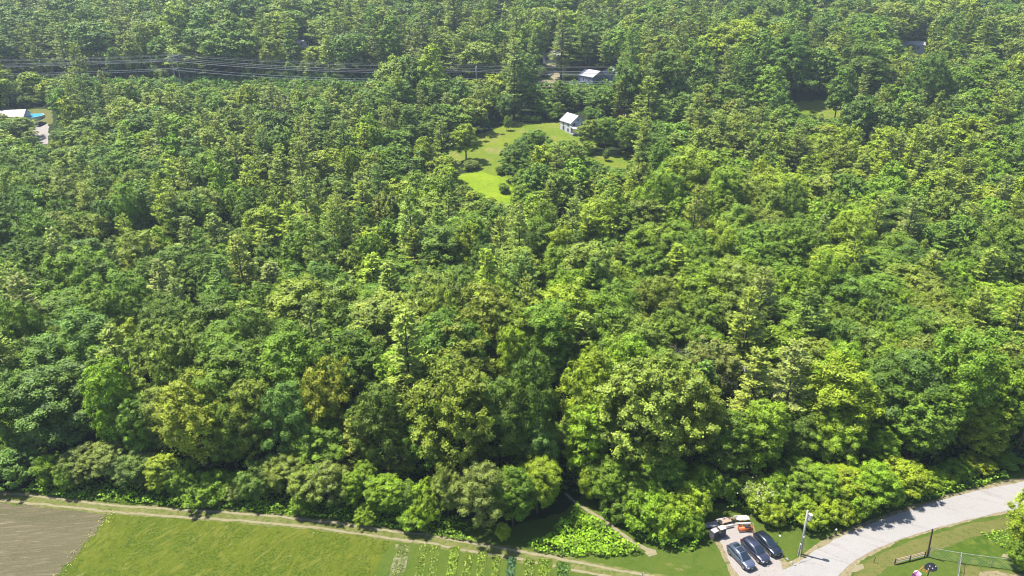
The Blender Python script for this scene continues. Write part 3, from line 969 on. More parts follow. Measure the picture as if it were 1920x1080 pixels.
def make_car(label, pos, head, col, L=4.75, W=1.86, H=1.70, sunroof=True, rails=True, coat=.8):
    paint = plain('car_paint', col, .28, metal=.35, spec=.6, coat=coat)
    t = thing('parked_car', label, 'car', (pos[0], pos[1], .046), head, 'cars parked side by side on the gravel')
    hw = W / 2
    # lower body: x, half width factor, low z, belt z
    st = [(-L / 2, .74, .48, .86), (-L / 2 + .06, .88, .36, .98), (-L / 2 + .35, .97, .28, 1.02), (-1.45, 1.0, .25, 1.01), (-.6, 1.0, .24, .99), (.4, 1.0, .24, .98),
          (.95, 1.0, .25, .99), (1.35, .99, .26, .96), (1.85, .96, .28, .90), (2.14, .90, .32, .82), (L / 2 - .05, .80, .40, .70), (L / 2, .66, .46, .60)]
    b = MB()
    rings = []
    for x, k, zl, zt in st:
        w = hw * k
        h = zt - zl
        half = [(0, zl), (w * .86, zl), (w * .97, zl + h * .18), (w, zl + h * .45), (w * .985, zl + h * .78), (w * .90, zt - .02), (w * .62, zt + .025), (0, zt + .045)]
        rings.append([(x, y, z) for y, z in half] + [(x, -y, z) for y, z in half[-2:0:-1]])
    n = len(rings[0])
    V = [p for r_ in rings for p in r_]
    F = [(i * n + k, (i + 1) * n + k, (i + 1) * n + (k + 1) % n, i * n + (k + 1) % n) for i in range(len(rings) - 1) for k in range(n)]
    F += [tuple(range(n - 1, -1, -1))[::-1], tuple(range((len(rings) - 1) * n, len(rings) * n))[::-1]]
    b.add(V, F)
    body = b.build('body', paint, t, smooth=True)
    # cabin: x, half width at belt, half width at roof, roof z
    cs = [(-L / 2 + .12, .86, .80, 1.02), (-L / 2 + .38, .88, .70, H - .16), (-1.55, .90, .70, H - .05), (-.6, .91, .71, H), (.15, .91, .70, H - .04), (.50, .90, .68, H - .20), (1.18, .88, .80, 1.0)]
    c = MB()
    rings = []
    for x, kb, kr, zr in cs:
        zb = .95
        half = [(hw * kb, zb), (hw * (kb * .55 + kr * .45), zb + (zr - zb) * .6), (hw * kr, zr - .05 if zr > 1.2 else zr), (hw * kr * .8, zr), (0, zr + .03)]
        rings.append([(x, y, z) for y, z in half] + [(x, -y, z) for y, z in half[-2::-1]])
    n = len(rings[0])
    V = [p for r_ in rings for p in r_]
    F = [(i * n + k, i * n + k + 1, (i + 1) * n + k + 1, (i + 1) * n + k) for i in range(len(rings) - 1) for k in range(n - 1)]
    c.add(V, F)
    c.build('cabin', paint, t, smooth=True)

    def side_pt(x, f, s):
        # point on the cabin side at station x, fraction f up the window
        xs = [q[0] for q in cs]
        kb = np.interp(x, xs, [q[1] for q in cs]); kr = np.interp(x, xs, [q[2] for q in cs]); zr = np.interp(x, xs, [q[3] for q in cs])
        zb = .95
        if f < .6:
            y = hw * (kb + (kb * .55 + kr * .45 - kb) * f / .6)
        else:
            y = hw * ((kb * .55 + kr * .45) + (kr - (kb * .55 + kr * .45)) * (f - .6) / .4)
        return (x, s * (y + .008), zb + (zr - .05 - zb) * f)
    for s in (1, -1):
        for x0, x1, tx0, tx1 in [(-1.98, -1.45, -1.82, -1.45), (-1.38, -.45, -1.38, -.45), (-.38, .92, -.38, .42)]:
            g = MB()
            nseg = 5
            rows = []
            for f in (.12, .5, .84):
                k = (f - .12) / .72
                rows.append([side_pt(x0 + (tx0 - x0) * k + (x1 + (tx1 - x1) * k - x0 - (tx0 - x0) * k) * i / nseg, f, s) for i in range(nseg + 1)])
            V = [p for r_ in rows for p in r_]
            F = [(r_ * (nseg + 1) + i, r_ * (nseg + 1) + i + 1, (r_ + 1) * (nseg + 1) + i + 1, (r_ + 1) * (nseg + 1) + i) for r_ in range(2) for i in range(nseg)]
            if s < 0:
                F = [f_[::-1] for f_ in F]
            g.add(V, F).build('window', M_GLASS, t, smooth=True)
        if rails:
            MB().tube([(-1.8, s * hw * .62, H - .06), (-1.6, s * hw * .62, H + .05), (-.2, s * hw * .62, H + .06), (.1, s * hw * .62, H - .03)], .022, 6).build('roof_rail', M_CHROME, t)
        m = MB()
        m.box((.72, s * (hw + .09), 1.02), (.16, .2, .14))
        m.build('side_mirror', M_TRIM if col[0] > .1 else paint, t, bevel=.03)
        for x in (-1.42, 1.42):
            w = MB()
            N_ = 24
            ring = lambda rad, y: [(x + rad * math.cos(a), y, .35 + rad * math.sin(a)) for a in [2 * math.pi * i / N_ for i in range(N_)]]
            V = ring(.24, s * (hw - .005)) + ring(.33, s * (hw + .005)) + ring(.35, s * (hw - .04)) + ring(.35, s * (hw - .24))
            F = [(r_ * N_ + i, r_ * N_ + (i + 1) % N_, (r_ + 1) * N_ + (i + 1) % N_, (r_ + 1) * N_ + i) for r_ in range(3) for i in range(N_)]
            wo = w.add(V, F).build('wheel', M_TYRE, t, smooth=True)
            r_ = MB()
            r_.add([(x, s * (hw + .004), .35)] + ring(.235, s * (hw - .01)), [(0, 1 + i, 1 + (i + 1) % N_) for i in range(N_)])
            for k in range(5):
                a = 2 * math.pi * k / 5
                r_.box((x + .13 * math.cos(a), s * (hw + .006), .35 + .13 * math.sin(a)), (.2, .02, .05), tilt=(-a, 'Y'))
            r_.build('rim', M_RIM, wo)
            ar = MB()
            V = [(x + q * math.cos(a), s * (hw + d_), .35 + q * math.sin(a)) for q, d_ in ((.36, -.012), (.43, -.004)) for a in [math.pi * i / 14 for i in range(15)]]
            ar.add(V, [(i, i + 1, 16 + i, 15 + i) for i in range(14)]).build('wheel_arch', M_TRIM, t)
        hl = MB()
        hl.add([(L / 2 - .02, s * hw * .52, .70), (L / 2 - .06, s * hw * .80, .70), (L / 2 - .26, s * hw * .90, .74), (L / 2 - .34, s * hw * .90, .84), (L / 2 - .16, s * hw * .72, .84), (L / 2 - .06, s * hw * .52, .79)], [(0, 1, 2, 3, 4, 5)])
        for v in range(len(hl.v)):
            p = hl.v[v]
            hl.v[v] = (p[0] + .03, p[1] + s * .012, p[2] + .02)
        hl.build('headlight', M_LAMP, t)
        tl = MB()
        tl.box((-L / 2 + .10, s * hw * .80, .98), (.16, .2, .24))
        tl.build('tail_light', M_TAIL, t, bevel=.04)
    # windscreens
    ws = MB()
    ws.add([(1.14, -hw * .78, 1.035), (1.14, hw * .78, 1.035), (.50, hw * .60, H - .175), (.50, -hw * .60, H - .175), (.20, hw * .56, H - .045), (.20, -hw * .56, H - .045)], [(0, 1, 2, 3), (3, 2, 4, 5)])
    ws.v = [(p[0] + .02, p[1], p[2] + .035) for p in ws.v]
    ws.build('windscreen', M_GLASS, t, smooth=True)
    rw = MB()
    rw.add([(-L / 2 + .12, hw * .70, 1.08), (-L / 2 + .12, -hw * .70, 1.08), (-L / 2 + .34, -hw * .58, H - .2), (-L / 2 + .34, hw * .58, H - .2)], [(0, 1, 2, 3)])
    rw.v = [(p[0] - .03, p[1], p[2]) for p in rw.v]
    rw.build('rear_window', M_GLASS, t)
    if sunroof:
        MB().box((-.30, 0, H + .028), (.75, hw * .98, .02)).build('sunroof', M_GLASS, t, bevel=.008)
        MB().box((-1.15, 0, H + .012), (.55, hw * .98, .02)).build('sunroof', M_GLASS, t, bevel=.008)
    g = MB()
    g.box((L / 2 - .005, 0, .58), (.04, hw * .9, .17))
    g.build('grille', M_TRIM, t)
    MB().box((L / 2 - .03, 0, .40), (.12, hw * 1.45, .10)).build('bumper_trim', M_TRIM, t, bevel=.02)
    MB().box((-L / 2 + .03, 0, .42), (.12, hw * 1.5, .12)).build('bumper_trim', M_TRIM, t, bevel=.02)
    MB().box((L / 2 + .02, 0, .48), (.01, .3, .11)).build('number_plate', M_LAMP, t)
    return t


def heading(a, b):
    p, q = at(*a), at(*b)
    return math.atan2(q[1] - p[1], q[0] - p[0])


hd = heading((1374, 1033), (1404, 1064))
make_car('grey estate car with dark roof windows, nearest the field', at(1388.5, 1050.5), hd, (.10, .12, .18), L=4.45, W=1.74, H=1.62)
make_car('dark purple-grey estate car in the middle of the three', at(1415, 1039), hd + .03, (.04, .042, .08), L=4.5, W=1.75, H=1.68, sunroof=False)
make_car('black hatchback car parked next to the grass', at(1438, 1026.5), hd + .02, (.012, .018, .035), L=4.35, W=1.74, H=1.56, sunroof=False, rails=False)

# ------------------------------------------------------------------ picnic tables, crates, implement
M_WGREY = plain('weathered_wood', (.27, .265, .28), .85, noise_amt=.35, scale=5, spec=.2)
M_WDARK = plain('dark_weathered_wood', (.11, .105, .115), .85, noise_amt=.4, scale=5, spec=.2)
M_WBROWN = plain('brown_weathered_wood', (.42, .30, .23), .85, noise_amt=.3, scale=5, spec=.2)
M_WPALE = plain('pale_weathered_wood', (.40, .385, .38), .85, noise_amt=.2, scale=5, spec=.2)


def picnic_table(label, c, rz, m_top, m_bench, m_leg, z=.03, L=1.85):
    t = thing('picnic_table', label, 'picnic table', (c[0], c[1], z), rz, 'picnic tables stored behind the parked cars')
    m = MB()
    for i in range(5):
        m.box((0, -.32 + i * .16, .75), (L, .145, .045))
    m.build('tabletop', m_top, t, bevel=.006)
    for s in (1, -1):
        b = MB()
        for i in (0, 1):
            b.box((0, s * (.66 + i * .155), .45), (L, .14, .045))
        b.build('bench', m_bench, t, bevel=.006)
    for x in (-L * .36, L * .36):
        f = MB()
        f.box((x, 0, .705), (.05, .76, .09))
        f.box((x, 0, .40), (.05, 1.6, .09))
        f.build('cross_beam', m_leg, t)
        for s in (1, -1):
            MB().box((x + .05, s * .42, .36), (.05, .09, .80), tilt=(s * .42, 'X')).build('leg', m_leg, t)
    return t


picnic_table('dark grey weathered picnic table, leftmost of the three', at(1333, 992), R(14), M_WGREY, M_WGREY, M_WDARK, L=2.0)
picnic_table('picnic table with reddish brown worn planks, between two grey tables', at(1358, 984), R(16), M_WBROWN, M_WPALE, M_WDARK, L=1.9)
picnic_table('pale grey picnic table at the bushes behind the orange implement', at(1391, 979), R(3), M_WPALE, M_WPALE, M_WDARK, L=2.0)


def crate(label, c, rz, size, z, m, mt):
    t = thing('crate', label, 'crate', (c[0], c[1], z), rz, 'crates stacked at the parking place')
    sx, sy, sz = size
    b = MB()
    for k in range(4):
        zz = sz * (k + .5) / 4
        for s in (1, -1):
            b.box((0, s * sy / 2, zz), (sx, .03, sz / 4 - .045))
            b.box((s * sx / 2, 0, zz), (.03, sy - .035, sz / 4 - .045))
    b.build('slats', m, t)
    for x in (-1, 1):
        for y in (-1, 1):
            MB().box((x * (sx / 2 - .055), y * (sy / 2 - .055), sz / 2 - .01), (.07, .07, sz - .02)).build('post', m, t)
    p = MB()
    for k in range(4):
        p.box((0, -sy / 2 + sy * (k + .5) / 4, sz + .02), (sx + .04, sy / 4 - .03, .03))
    p.build('lid', mt, t)
    return t


cx, cy, _ = at(1345, 1008)
crate('lower dark slatted crate at the left end of the stack', (cx - .55, cy - .1), R(28), (.95, .85, .7), .05, M_WDARK, M_WDARK)
crate('pale-topped dark crate resting on the left end of the stack', (cx - .55, cy - .1), R(31), (.9, .8, .6), .80, M_WDARK, M_WPALE)
crate('lower dark slatted crate at the right end of the stack', (cx + .55, cy + .25), R(24), (.95, .85, .75), .05, M_WDARK, M_WDARK)
crate('tall pale-topped dark crate on the right end of the stack', (cx + .55, cy + .25), R(22), (.9, .8, .75), .85, M_WDARK, plain('cream_boards', (.62, .58, .46), .8))
crate('low dark crate standing behind the crate stack', (cx - .1, cy + 1.2), R(20), (.9, .8, .5), .05, M_WDARK, M_WGREY)

M_ORANGE = plain('orange_paint', (.62, .13, .025), .5, noise_amt=.2, scale=3)
t = thing('plough_blade', 'orange metal farm implement with black fittings on the gravel edge', 'farm implement', (*at(1397, 996)[:2], .05), R(4))
b = MB()
V, F = [], []
for i in range(9):
    a = -0.9 + i * .26
    for x in (-1.0, 1.0):
        V.append((x, -.28 + .42 * (1 - math.cos(a)), .36 + .42 * math.sin(a)))
for i in range(8):
    F.append((2 * i, 2 * i + 1, 2 * i + 3, 2 * i + 2))
b.add(V, F)
o = b.build('blade', M_ORANGE, t, smooth=True)
md = o.modifiers.new('solid', 'SOLIDIFY'); md.thickness = .03
b = MB()
for x in (-.95, -.32, .32, .95):
    b.box((x, .28, .38), (.05, .35, .62))
b.box((0, .45, .30), (1.9, .10, .10))
b.build('frame', M_ORANGE, t)
b = MB()
b.box((.35, -.34, .55), (.5, .08, .14)); b.box((.15, .1, .78), (.7, .5, .05)); b.box((.55, -.12, .82), (.2, .3, .16))
b.build('fittings', M_TRIM, t, bevel=.02)

# small debris on the gravel: things one can point to
M_STONE = plain('stone', (.30, .28, .27), .9, noise_amt=.3, scale=6)
ROCKS = ['grey rock on the gravel rim, midway from black car to pole', 'grey rock on the gravel rim, third out from the black car', 'grey rock on the gravel rim, second out from the black car',
         'grey rock on the gravel rim closest to the black car', 'grey rock on the gravel rim, second nearest the guy wire', 'grey rock on the gravel rim nearest the guy wire',
         'small rock in the gravel in front of the middle car', 'small rock in the gravel in front of the estate car with roof windows']
for i, (a, b_) in enumerate([(1476, 1049), (1466, 1043), (1458, 1036), (1452, 1029), (1484, 1055), (1490, 1060), (1440, 1062), (1422, 1078)]):
    m = bmesh.new()
    bmesh.ops.create_icosphere(m, subdivisions=2, radius=.14 + .06 * random.random())
    for v in m.verts:
        v.co *= 1 + noise.noise(v.co * 6 + Vector((i, 0, 0))) * .7
        v.co.z *= .6
    me = bpy.data.meshes.new('rock'); m.to_mesh(me); m.free(); me.materials.append(M_STONE)
    o = link(bpy.data.objects.new('rock', me)); x, y, z = at(a, b_); o.location = (x, y, .08)
    tag(o, ROCKS[i], 'rock', 'small rocks round the gravel')

# ------------------------------------------------------------------ utility pole, posts
M_POLE = plain('grey_pole_wood', (.42, .39, .36), .85, noise_amt=.25, scale=4, spec=.2)
M_METAL = plain('galvanised', (.55, .56, .58), .45, metal=.6)
M_WHITE = plain('white_enamel', (.78, .78, .77), .4)
M_DARKWOOD = plain('dark_post_wood', (.085, .055, .038), .85, noise_amt=.3, scale=4)


def post_px(px0, py0, px1, py1):
    """base point and top point of an upright that leans sideways only"""
    x, y, z = at(px0, py0)
    d = ray(px1, py1)
    tt = y / d[1]
    return Vector((x, y, z)), Vector((d[0] * tt, y, CAM_H + d[2] * tt))


A, B = post_px(1501, 1039, 1514.5, 957)
t = thing('utility_pole', 'grey wooden utility pole with a white transformer beside the road', 'utility pole', A)
BA = B - A
MB().tube([(0, 0, -.2), BA * .5, BA], [.17, .15, .115], 10).build('pole', M_POLE, t, smooth=True)
h_ = BA.length
tc = BA * .86 + Vector((.42, -.05, 0))
o = MB().tube([tc - Vector((0, 0, .42)), tc + Vector((0, 0, .42))], .27, 14).build('transformer', M_WHITE, t, smooth=False)
MB().tube([tc + Vector((0, 0, .42)), tc + Vector((0, 0, .60))], .05, 6).build('bushing', M_METAL, o)
MB().box(BA * .86 + Vector((.2, 0, 0)), (.25, .08, .5)).build('bracket', M_METAL, t)
MB().tube([BA * .97 + Vector((0, -.12, 0)), BA * .97 + Vector((0, -.12, .25))], .05, 6).build('insulator', M_WHITE, t)
MB().box(BA * .42 + Vector((-.02, -.2, 0)), (.14, .12, .2)).build('meter_box', M_WHITE, t)
A2, B2 = post_px(1499, 1040, 1503, 1016)
t2 = thing('short_post', 'short pale post standing against the foot of the utility pole', 'post', (A2.x - .25, A2.y - .15, 0))
MB().tube([(0, 0, -.1), (.02, 0, 2.1)], .11, 8).build('post', M_POLE, t2)
MB().box((0, -.12, 1.9), (.25, .12, .35)).build('box', M_METAL, t2)
A3 = Vector(at(1497, 1057)); A3.z = 0
t3 = thing('guy_wire', 'thin guy wire with pale guard running down from the utility pole', 'guy wire', A3)
top = A + BA * .55 - A3
MB().tube([(0, 0, 0), top], .012, 4).build('wire', M_METAL, t3)
MB().tube([(0, 0, 0), top * .45], .035, 6).build('guard', plain('yellow_guard', (.5, .5, .25), .5), t3)

A, B = post_px(1738.5, 1044, 1749, 991)
t = thing('tall_post', 'tall dark bare wooden post at the corner of the low fences', 'post', A)
MB().tube([(0, 0, -.1), B - A], [.13, .10], 8).build('shaft', M_DARKWOOD, t)
MB().tube([B - A + Vector((0, 0, 0)), B - A + Vector((0, 0, .05))], .11, 8).build('cap', M_METAL, t)

x, y, z = at(1566, 1003)
t = thing('hydrant_post', 'small dark post with pale top at the road edge by the bushes', 'post', (x, y, 0))
MB().tube([(0, 0, 0), (0, 0, .08), (0, 0, .1), (0, 0, .8), (0, 0, .95)], [.22, .22, .14, .13, .08], 10).build('body', plain('rusty_black', (.03, .02, .02), .7), t)
MB().tube([(0, 0, .93), (0, 0, 1.08)], [.13, .09], 10).build('cap', M_WHITE, t)

x, y, z = at(1638, 1055)
t = thing('stake', 'single thin dark stake in the dry grass left of the rail fence', 'stake', (x, y, 0))
MB().tube([(0, 0, 0), (.06, 0, 1.15)], .05, 6).build('shaft', M_DARKWOOD, t)
MB().box((.06, 0, 1.17), (.1, .1, .05)).build('cap', M_METAL, t)

for i, (a, b_, lab) in enumerate([(1462, 1006, 'small white stone on the lawn beside the black car')]):
    m = bmesh.new()
    bmesh.ops.create_icosphere(m, subdivisions=2, radius=.16)
    for v in m.verts:
        v.co *= 1 + noise.noise(v.co * 5) * .5
    me = bpy.data.meshes.new('stone'); m.to_mesh(me); m.free(); me.materials.append(M_WHITE)
    o = link(bpy.data.objects.new('stone', me)); x, y, z = at(a, b_); o.location = (x, y, .1)
    tag(o, lab, 'stone')

# two-panel rail fence
pp = [at(1677, 1058), at(1705, 1051.5), at(1733, 1044)]
t = thing('rail_fence', 'low wooden two-panel rail fence ending at the tall dark post', 'fence', (pp[0][0], pp[0][1], 0))
rel = [Vector((p[0] - pp[0][0], p[1] - pp[0][1], 0)) for p in pp]
for p in rel:
    MB().box(p + Vector((0, 0, .5)), (.13, .13, 1.0)).build('post', M_DARKWOOD, t)
for i in range(2):
    for zz in (.30, .62, .90):
        MB().tube([rel[i] + Vector((0, 0, zz)), rel[i + 1] + Vector((0, 0, zz))], .045, 6).build('rail', M_WBROWN if zz > .5 else M_WGREY, t)


def mesh_fence(label, pts, h, posts=True, thick=.045):
    W = [Vector((*at(*p)[:2], 0)) for p in pts]
    o0 = W[0]
    t = thing('wire_fence', label, 'fence', o0, 0, 'wire mesh fences round the play lawn')
    for a, b in zip(W[:-1], W[1:]):
        a, b = a - o0, b - o0
        d = b - a
        L = d.length
        d.normalize()
        MB().tube([a + Vector((0, 0, h)), b + Vector((0, 0, h))], .028, 6).build('top_rail', M_METAL, t)
        m = MB()
        st = .34
        n = int(L / st)
        up = Vector((0, 0, 1))
        r = .005
        for k in range(n + int(h / st)):
            for s in (1, -1):
                x0 = k * st if s > 0 else k * st - h
                # diagonal wires clipped to the panel
                u0, v0 = (k * st - h, 0) if s > 0 else (k * st, 0)
                u1, v1 = (k * st, h) if s > 0 else (k * st - h, h)
                ua, va, ub, vb = u0, v0, u1, v1
                if ua > ub:
                    ua, va, ub, vb = ub, vb, ua, va
                if ub <= 0 or ua >= L:
                    continue
                if ua < 0:
                    va += (0 - ua) * (vb - va) / (ub - ua); ua = 0
                if ub > L:
                    vb += (L - ub) * (vb - va) / (ub - ua); ub = L
                m.tube([a + d * ua + up * va, a + d * ub + up * vb], r, 3, cap=False)
        m.build('mesh', M_METAL, t)
    for p in W:
        MB().tube([p - o0, p - o0 + Vector((0, 0, h + .12))], thick, 8).build('post', M_METAL, t)
    return t


mesh_fence('grey wire mesh fence running right from the tall dark post', [(1740, 1045), (1797, 1055), (1857, 1063), (1925, 1072), (1990, 1080)], 1.7)
mesh_fence('grey wire mesh fence running towards the pale dirt, branching off at the corner', [(1797, 1056), (1795, 1072), (1791, 1100)], 1.75, thick=.06)

# basketball hoop and play tent
x, y, z = at(1733, 1100)
t = thing('basketball_hoop', 'black fan-shaped backboard with orange rim on a dark pole', 'basketball hoop', (x, y, 0), R(-12))
MB().tube([(0, 0, 0), (0, 0, 2.9)], .06, 8).build('pole', M_TRIM, t)
b = MB()
fan = [(-.75, 2.75), (-.78, 3.05), (-.55, 3.35), (-.2, 3.52), (.25, 3.52), (.6, 3.35), (.8, 3.05), (.72, 2.72), (.3, 2.55), (-.3, 2.55)]
# the board leans back
tilt = lambda p, k: (p[0] + .25, .1 + k + (p[1] - 2.5) * .55, p[1])
V = [tilt(p, 0) for p in fan] + [tilt(p, .05) for p in fan]
n = len(fan)
b.add(V, [tuple(range(n)), tuple(range(2 * n - 1, n - 1, -1))] + [(i, i + n, (i + 1) % n + n, (i + 1) % n) for i in range(n)])
bb = b.build('backboard', M_TRIM, t)
for q in [(-.15, 3.15), (.2, 2.95), (.55, 3.2), (-.3, 2.8)]:
    p = Vector(tilt(q, -.012))
    MB().tube([p, p + Vector((0, -.02, .01))], .07, 8).build('white_mark', M_WHITE, bb)
rm = MB()
ring_ = [(-.55 + .23 * math.cos(a), -.1 + .23 * math.sin(a), 2.75) for a in [2 * math.pi * i / 16 for i in range(17)]]
rm.tube(ring_, .02, 5, cap=False)
rm.tube([(-.3, 0, 2.75), (.1, .1, 2.75)], .03, 5)
rm.build('rim', M_ORANGE, t)
x, y, z = at(1717, 1086)
t = thing('play_tent', "pink and white child's play tent with an orange pole by the hoop", 'play tent', (x, y, 0), R(15))
pink = plain('pink_cloth', (.75, .30, .50), .7)
white = plain('white_cloth', (.85, .78, .80), .7)
mag = plain('purple_cloth', (.10, .01, .09), .7)
apex = (0, 0, 1.5)
base_ = [(.8 * math.cos(a), .7 * math.sin(a), 0) for a in [2 * math.pi * (i + .5) / 6 for i in range(6)]]
top_ = [(.55 * math.cos(a), .48 * math.sin(a), 1.05) for a in [2 * math.pi * (i + .5) / 6 for i in range(6)]]
for i in range(6):
    j = (i + 1) % 6
    MB().add([base_[i], base_[j], top_[j], top_[i], apex], [(0, 1, 2, 3), (3, 2, 4)]).build('panel', [pink, white, mag][i % 3], t)
MB().tube([(0, 0, 1.48), (1.1, .35, 1.62)], .035, 6).build('pole', M_ORANGE, t)
# small figure-like post at the track end
x, y, z = at(1205, 1080)
t = thing('water_spigot', 'short blue-grey standpipe where the track meets the bottom grass', 'standpipe', (x, y, 0))
MB().tube([(0, 0, 0), (0, 0, .7)], .06, 8).build('pipe', plain('blue_grey', (.18, .22, .33), .5), t)
MB().box((0, -.08, .66), (.08, .18, .08)).build('tap', M_METAL, t)

# ------------------------------------------------------------------ far houses
M_SIDING = plain('white_siding', (.60, .60, .64), .6, spec=.3)
M_ROOFPALE = plain('pale_metal_roof', (.44, .41, .44), .75, spec=.2)
M_ROOFGREY = plain('grey_shingle_roof', (.33, .32, .36), .8, noise_amt=.15, scale=2)
M_PANE = plain('window_pane', (.03, .04, .055), .1, spec=.8)
M_BLUEWALL = plain('blue_grey_siding', (.16, .20, .32), .7)
M_FRAME = plain('white_frame', (.8, .8, .8), .5)


def house(label, pos, rz, W, L, Hw, pitch, m_wall, m_roof, windows=(), porch=None, chimney=False, group=None, name='house'):
    """gable faces local -y; windows: (face, u, z, w, h) with face in 'front','left','right'"""
    t = thing(name, label, 'house', pos, rz, group)
    rh = W / 2 * pitch
    w = MB()
    w.add([(-W / 2, 0, -1), (W / 2, 0, -1), (W / 2, L, -1), (-W / 2, L, -1), (-W / 2, 0, Hw), (W / 2, 0, Hw), (W / 2, L, Hw), (-W / 2, L, Hw), (0, 0, Hw + rh), (0, L, Hw + rh)],
          [(0, 1, 5, 8, 4), (2, 3, 7, 9, 6), (1, 2, 6, 5), (3, 0, 4, 7)])
    w.build('wall', m_wall, t)
    r = MB()
    ov, th = .35, .16
    for s in (1, -1):
        e = (s * (W / 2 + ov), Hw - ov * pitch)
        V = []
        for y in (-ov, L + ov):
            V += [(0, y, Hw + rh + .05), (e[0], y, e[1] + .05), (e[0], y, e[1] + .05 + th), (0, y, Hw + rh + .05 + th)]
        r.add(V, [(0, 1, 2, 3), (7, 6, 5, 4), (0, 4, 5, 1), (1, 5, 6, 2), (2, 6, 7, 3)])
    rf = r.build('roof', m_roof, t)
    if chimney:
        MB().box((W * .15, L * .6, Hw + rh + .3), (.7, .7, 1.6)).build('chimney', plain('brick', (.3, .14, .1), .9), rf)
    for face, u, z, ww, hh in windows:
        if face == 'front':
            c, sz = Vector((u, -.03, z)), (ww, .08, hh)
        elif face == 'left':
            c, sz = Vector((-W / 2 - .03, u, z)), (.08, ww, hh)
        else:
            c, sz = Vector((W / 2 + .03, u, z)), (.08, ww, hh)
        f = MB().box(c, (sz[0] + (.22 if face == 'front' else 0), sz[1] + (0 if face == 'front' else .22), hh + .22)).build('window', M_FRAME, t)
        dn = Vector((0, -.03, 0)) if face == 'front' else Vector((-.03 if face == 'left' else .03, 0, 0))
        MB().box(c + dn, sz).build('pane', M_PANE, f)
    if porch:
        px0, px1, dep, ph = porch
        p = MB()
        p.box(((px0 + px1) / 2, -dep / 2, .15), (px1 - px0, dep, .5))
        p.build('porch_floor', M_WPALE, t)
        q = MB()
        q.add([(px0 - .2, .02, ph + .9), (px1 + .2, .02, ph + .9), (px1 + .2, -dep - .3, ph), (px0 - .2, -dep - .3, ph), (px0 - .2, .02, ph + 1.0), (px1 + .2, .02, ph + 1.0), (px1 + .2, -dep - .3, ph + .12), (px0 - .2, -dep - .3, ph + .12)],
              [(3, 2, 1, 0), (4, 5, 6, 7), (0, 1, 5, 4), (2, 3, 7, 6), (1, 2, 6, 5), (3, 0, 4, 7)])
        q.build('porch_roof', m_roof, t)
        nn = 5
        for k in range(nn):
            x_ = px0 + (px1 - px0) * k / (nn - 1)
            MB().box((x_, -dep, ph / 2 + .15), (.28, .16, ph)).build('porch_post', M_FRAME, t)
        MB().box(((px0 + px1) / 2, -dep + .06, .75), (px1 - px0, .08, .75)).build('porch_wall', M_FRAME, t)
    return t


x, y, z = at(1083, 250)
house('white two-storey farmhouse with pale roof and porch at the lawn corner', (x, y, z), R(28), 6.6, 8.0, 4.3, .78, M_SIDING, M_ROOFPALE,
      [('left', 2, 3.4, 1.0, 1.3), ('left', 5.5, 3.4, 1.0, 1.3), ('left', 2, 1.4, 1.0, 1.2), ('front', -1.8, 3.6, .9, 1.2), ('front', 1.8, 3.6, .9, 1.2), ('front', 0, 5.4, .7, .8), ('left', 5.5, 1.6, 1.2, 1.6)],
      porch=(-3.5, 2.0, 2.2, 2.3), chimney=False)
HOUSES = [
    (1031, 121, 'small pale house among trees uphill of the driveway', R(-30), 8, 11, 4.6, .5, M_SIDING, M_ROOFGREY),
    (1124, 160, 'blue-grey house with pale roof beside the power lines, left of its twin', R(35), 9, 11, 4.2, .55, M_BLUEWALL, M_ROOFGREY),
    (1140, 153, 'blue-grey house with pale roof half behind its twin', R(-25), 8, 10, 4.2, .5, M_BLUEWALL, M_ROOFPALE),
    (572, 92, 'white cottage in the woods above the power lines', R(40), 5.5, 7, 3.2, .5, M_SIDING, M_ROOFPALE),
    (1729, 98, 'long white house glimpsed through the trees of the far right hillside', R(70), 8, 13, 4.0, .4, M_SIDING, M_ROOFPALE),
    (1262, 32, 'house with grey roof almost hidden on the hilltop', R(30), 8, 10, 4.5, .5, M_WPALE, M_ROOFGREY),
]
for hx, hy, lab, rz, W_, L_, Hw, pt, mw, mr in HOUSES:
    x, y, z = at(hx, hy)
    house(lab, (x, y, z), rz, W_, L_, Hw, pt, mw, mr, [('front', -1.8, 2.9, 1.2, 1.4), ('front', 1.8, 2.9, 1.2, 1.4), ('left', 3, 2.6, 1.4, 1.4), ('left', 7, 2.6, 1.4, 1.4), ('right', 3, 2.6, 1.4, 1.4)])
x, y, z = at(2, 232)
house('low house with pinkish grey roof beside the swimming pool', (x - 2, y, z), R(-75), 9, 12, 3.2, .45, M_SIDING, plain('pink_grey_roof', (.47, .41, .42), .8), [('right', 3, 1.6, 1.4, 1.2), ('right', 8, 1.6, 1.4, 1.2)])
x, y, z = at(70, 243)
house('white garage with pale roof between the pool and the driveway', (x - 4, y, z), R(70), 6, 7, 2.4, .35, M_SIDING, M_ROOFPALE, [('left', 3, 1.2, 2.4, 1.8)], name='garage')
# pool
x, y, z = at(63, 222)
t = thing('swimming_pool', 'round above-ground swimming pool with bright blue water', 'swimming pool', (x, y, z))
N_ = 32
ring2 = lambda r_, zz: [(r_ * math.cos(2 * math.pi * i / N_), r_ * 1.25 * math.sin(2 * math.pi * i / N_), zz) for i in range(N_)]
MB().add(ring2(3.9, -.6) + ring2(3.9, 1.25) + ring2(3.7, 1.25) + ring2(3.7, .9), [(k * N_ + i, k * N_ + (i + 1) % N_, (k + 1) * N_ + (i + 1) % N_, (k + 1) * N_ + i) for k in range(3) for i in range(N_)]).build('wall', plain('pool_wall', (.55, .68, .80), .5), t)
MB().add(ring2(3.72, 1.08), [tuple(range(N_))]).build('water', plain('pool_water', (.08, .48, .80), .08, spec=.6), t)


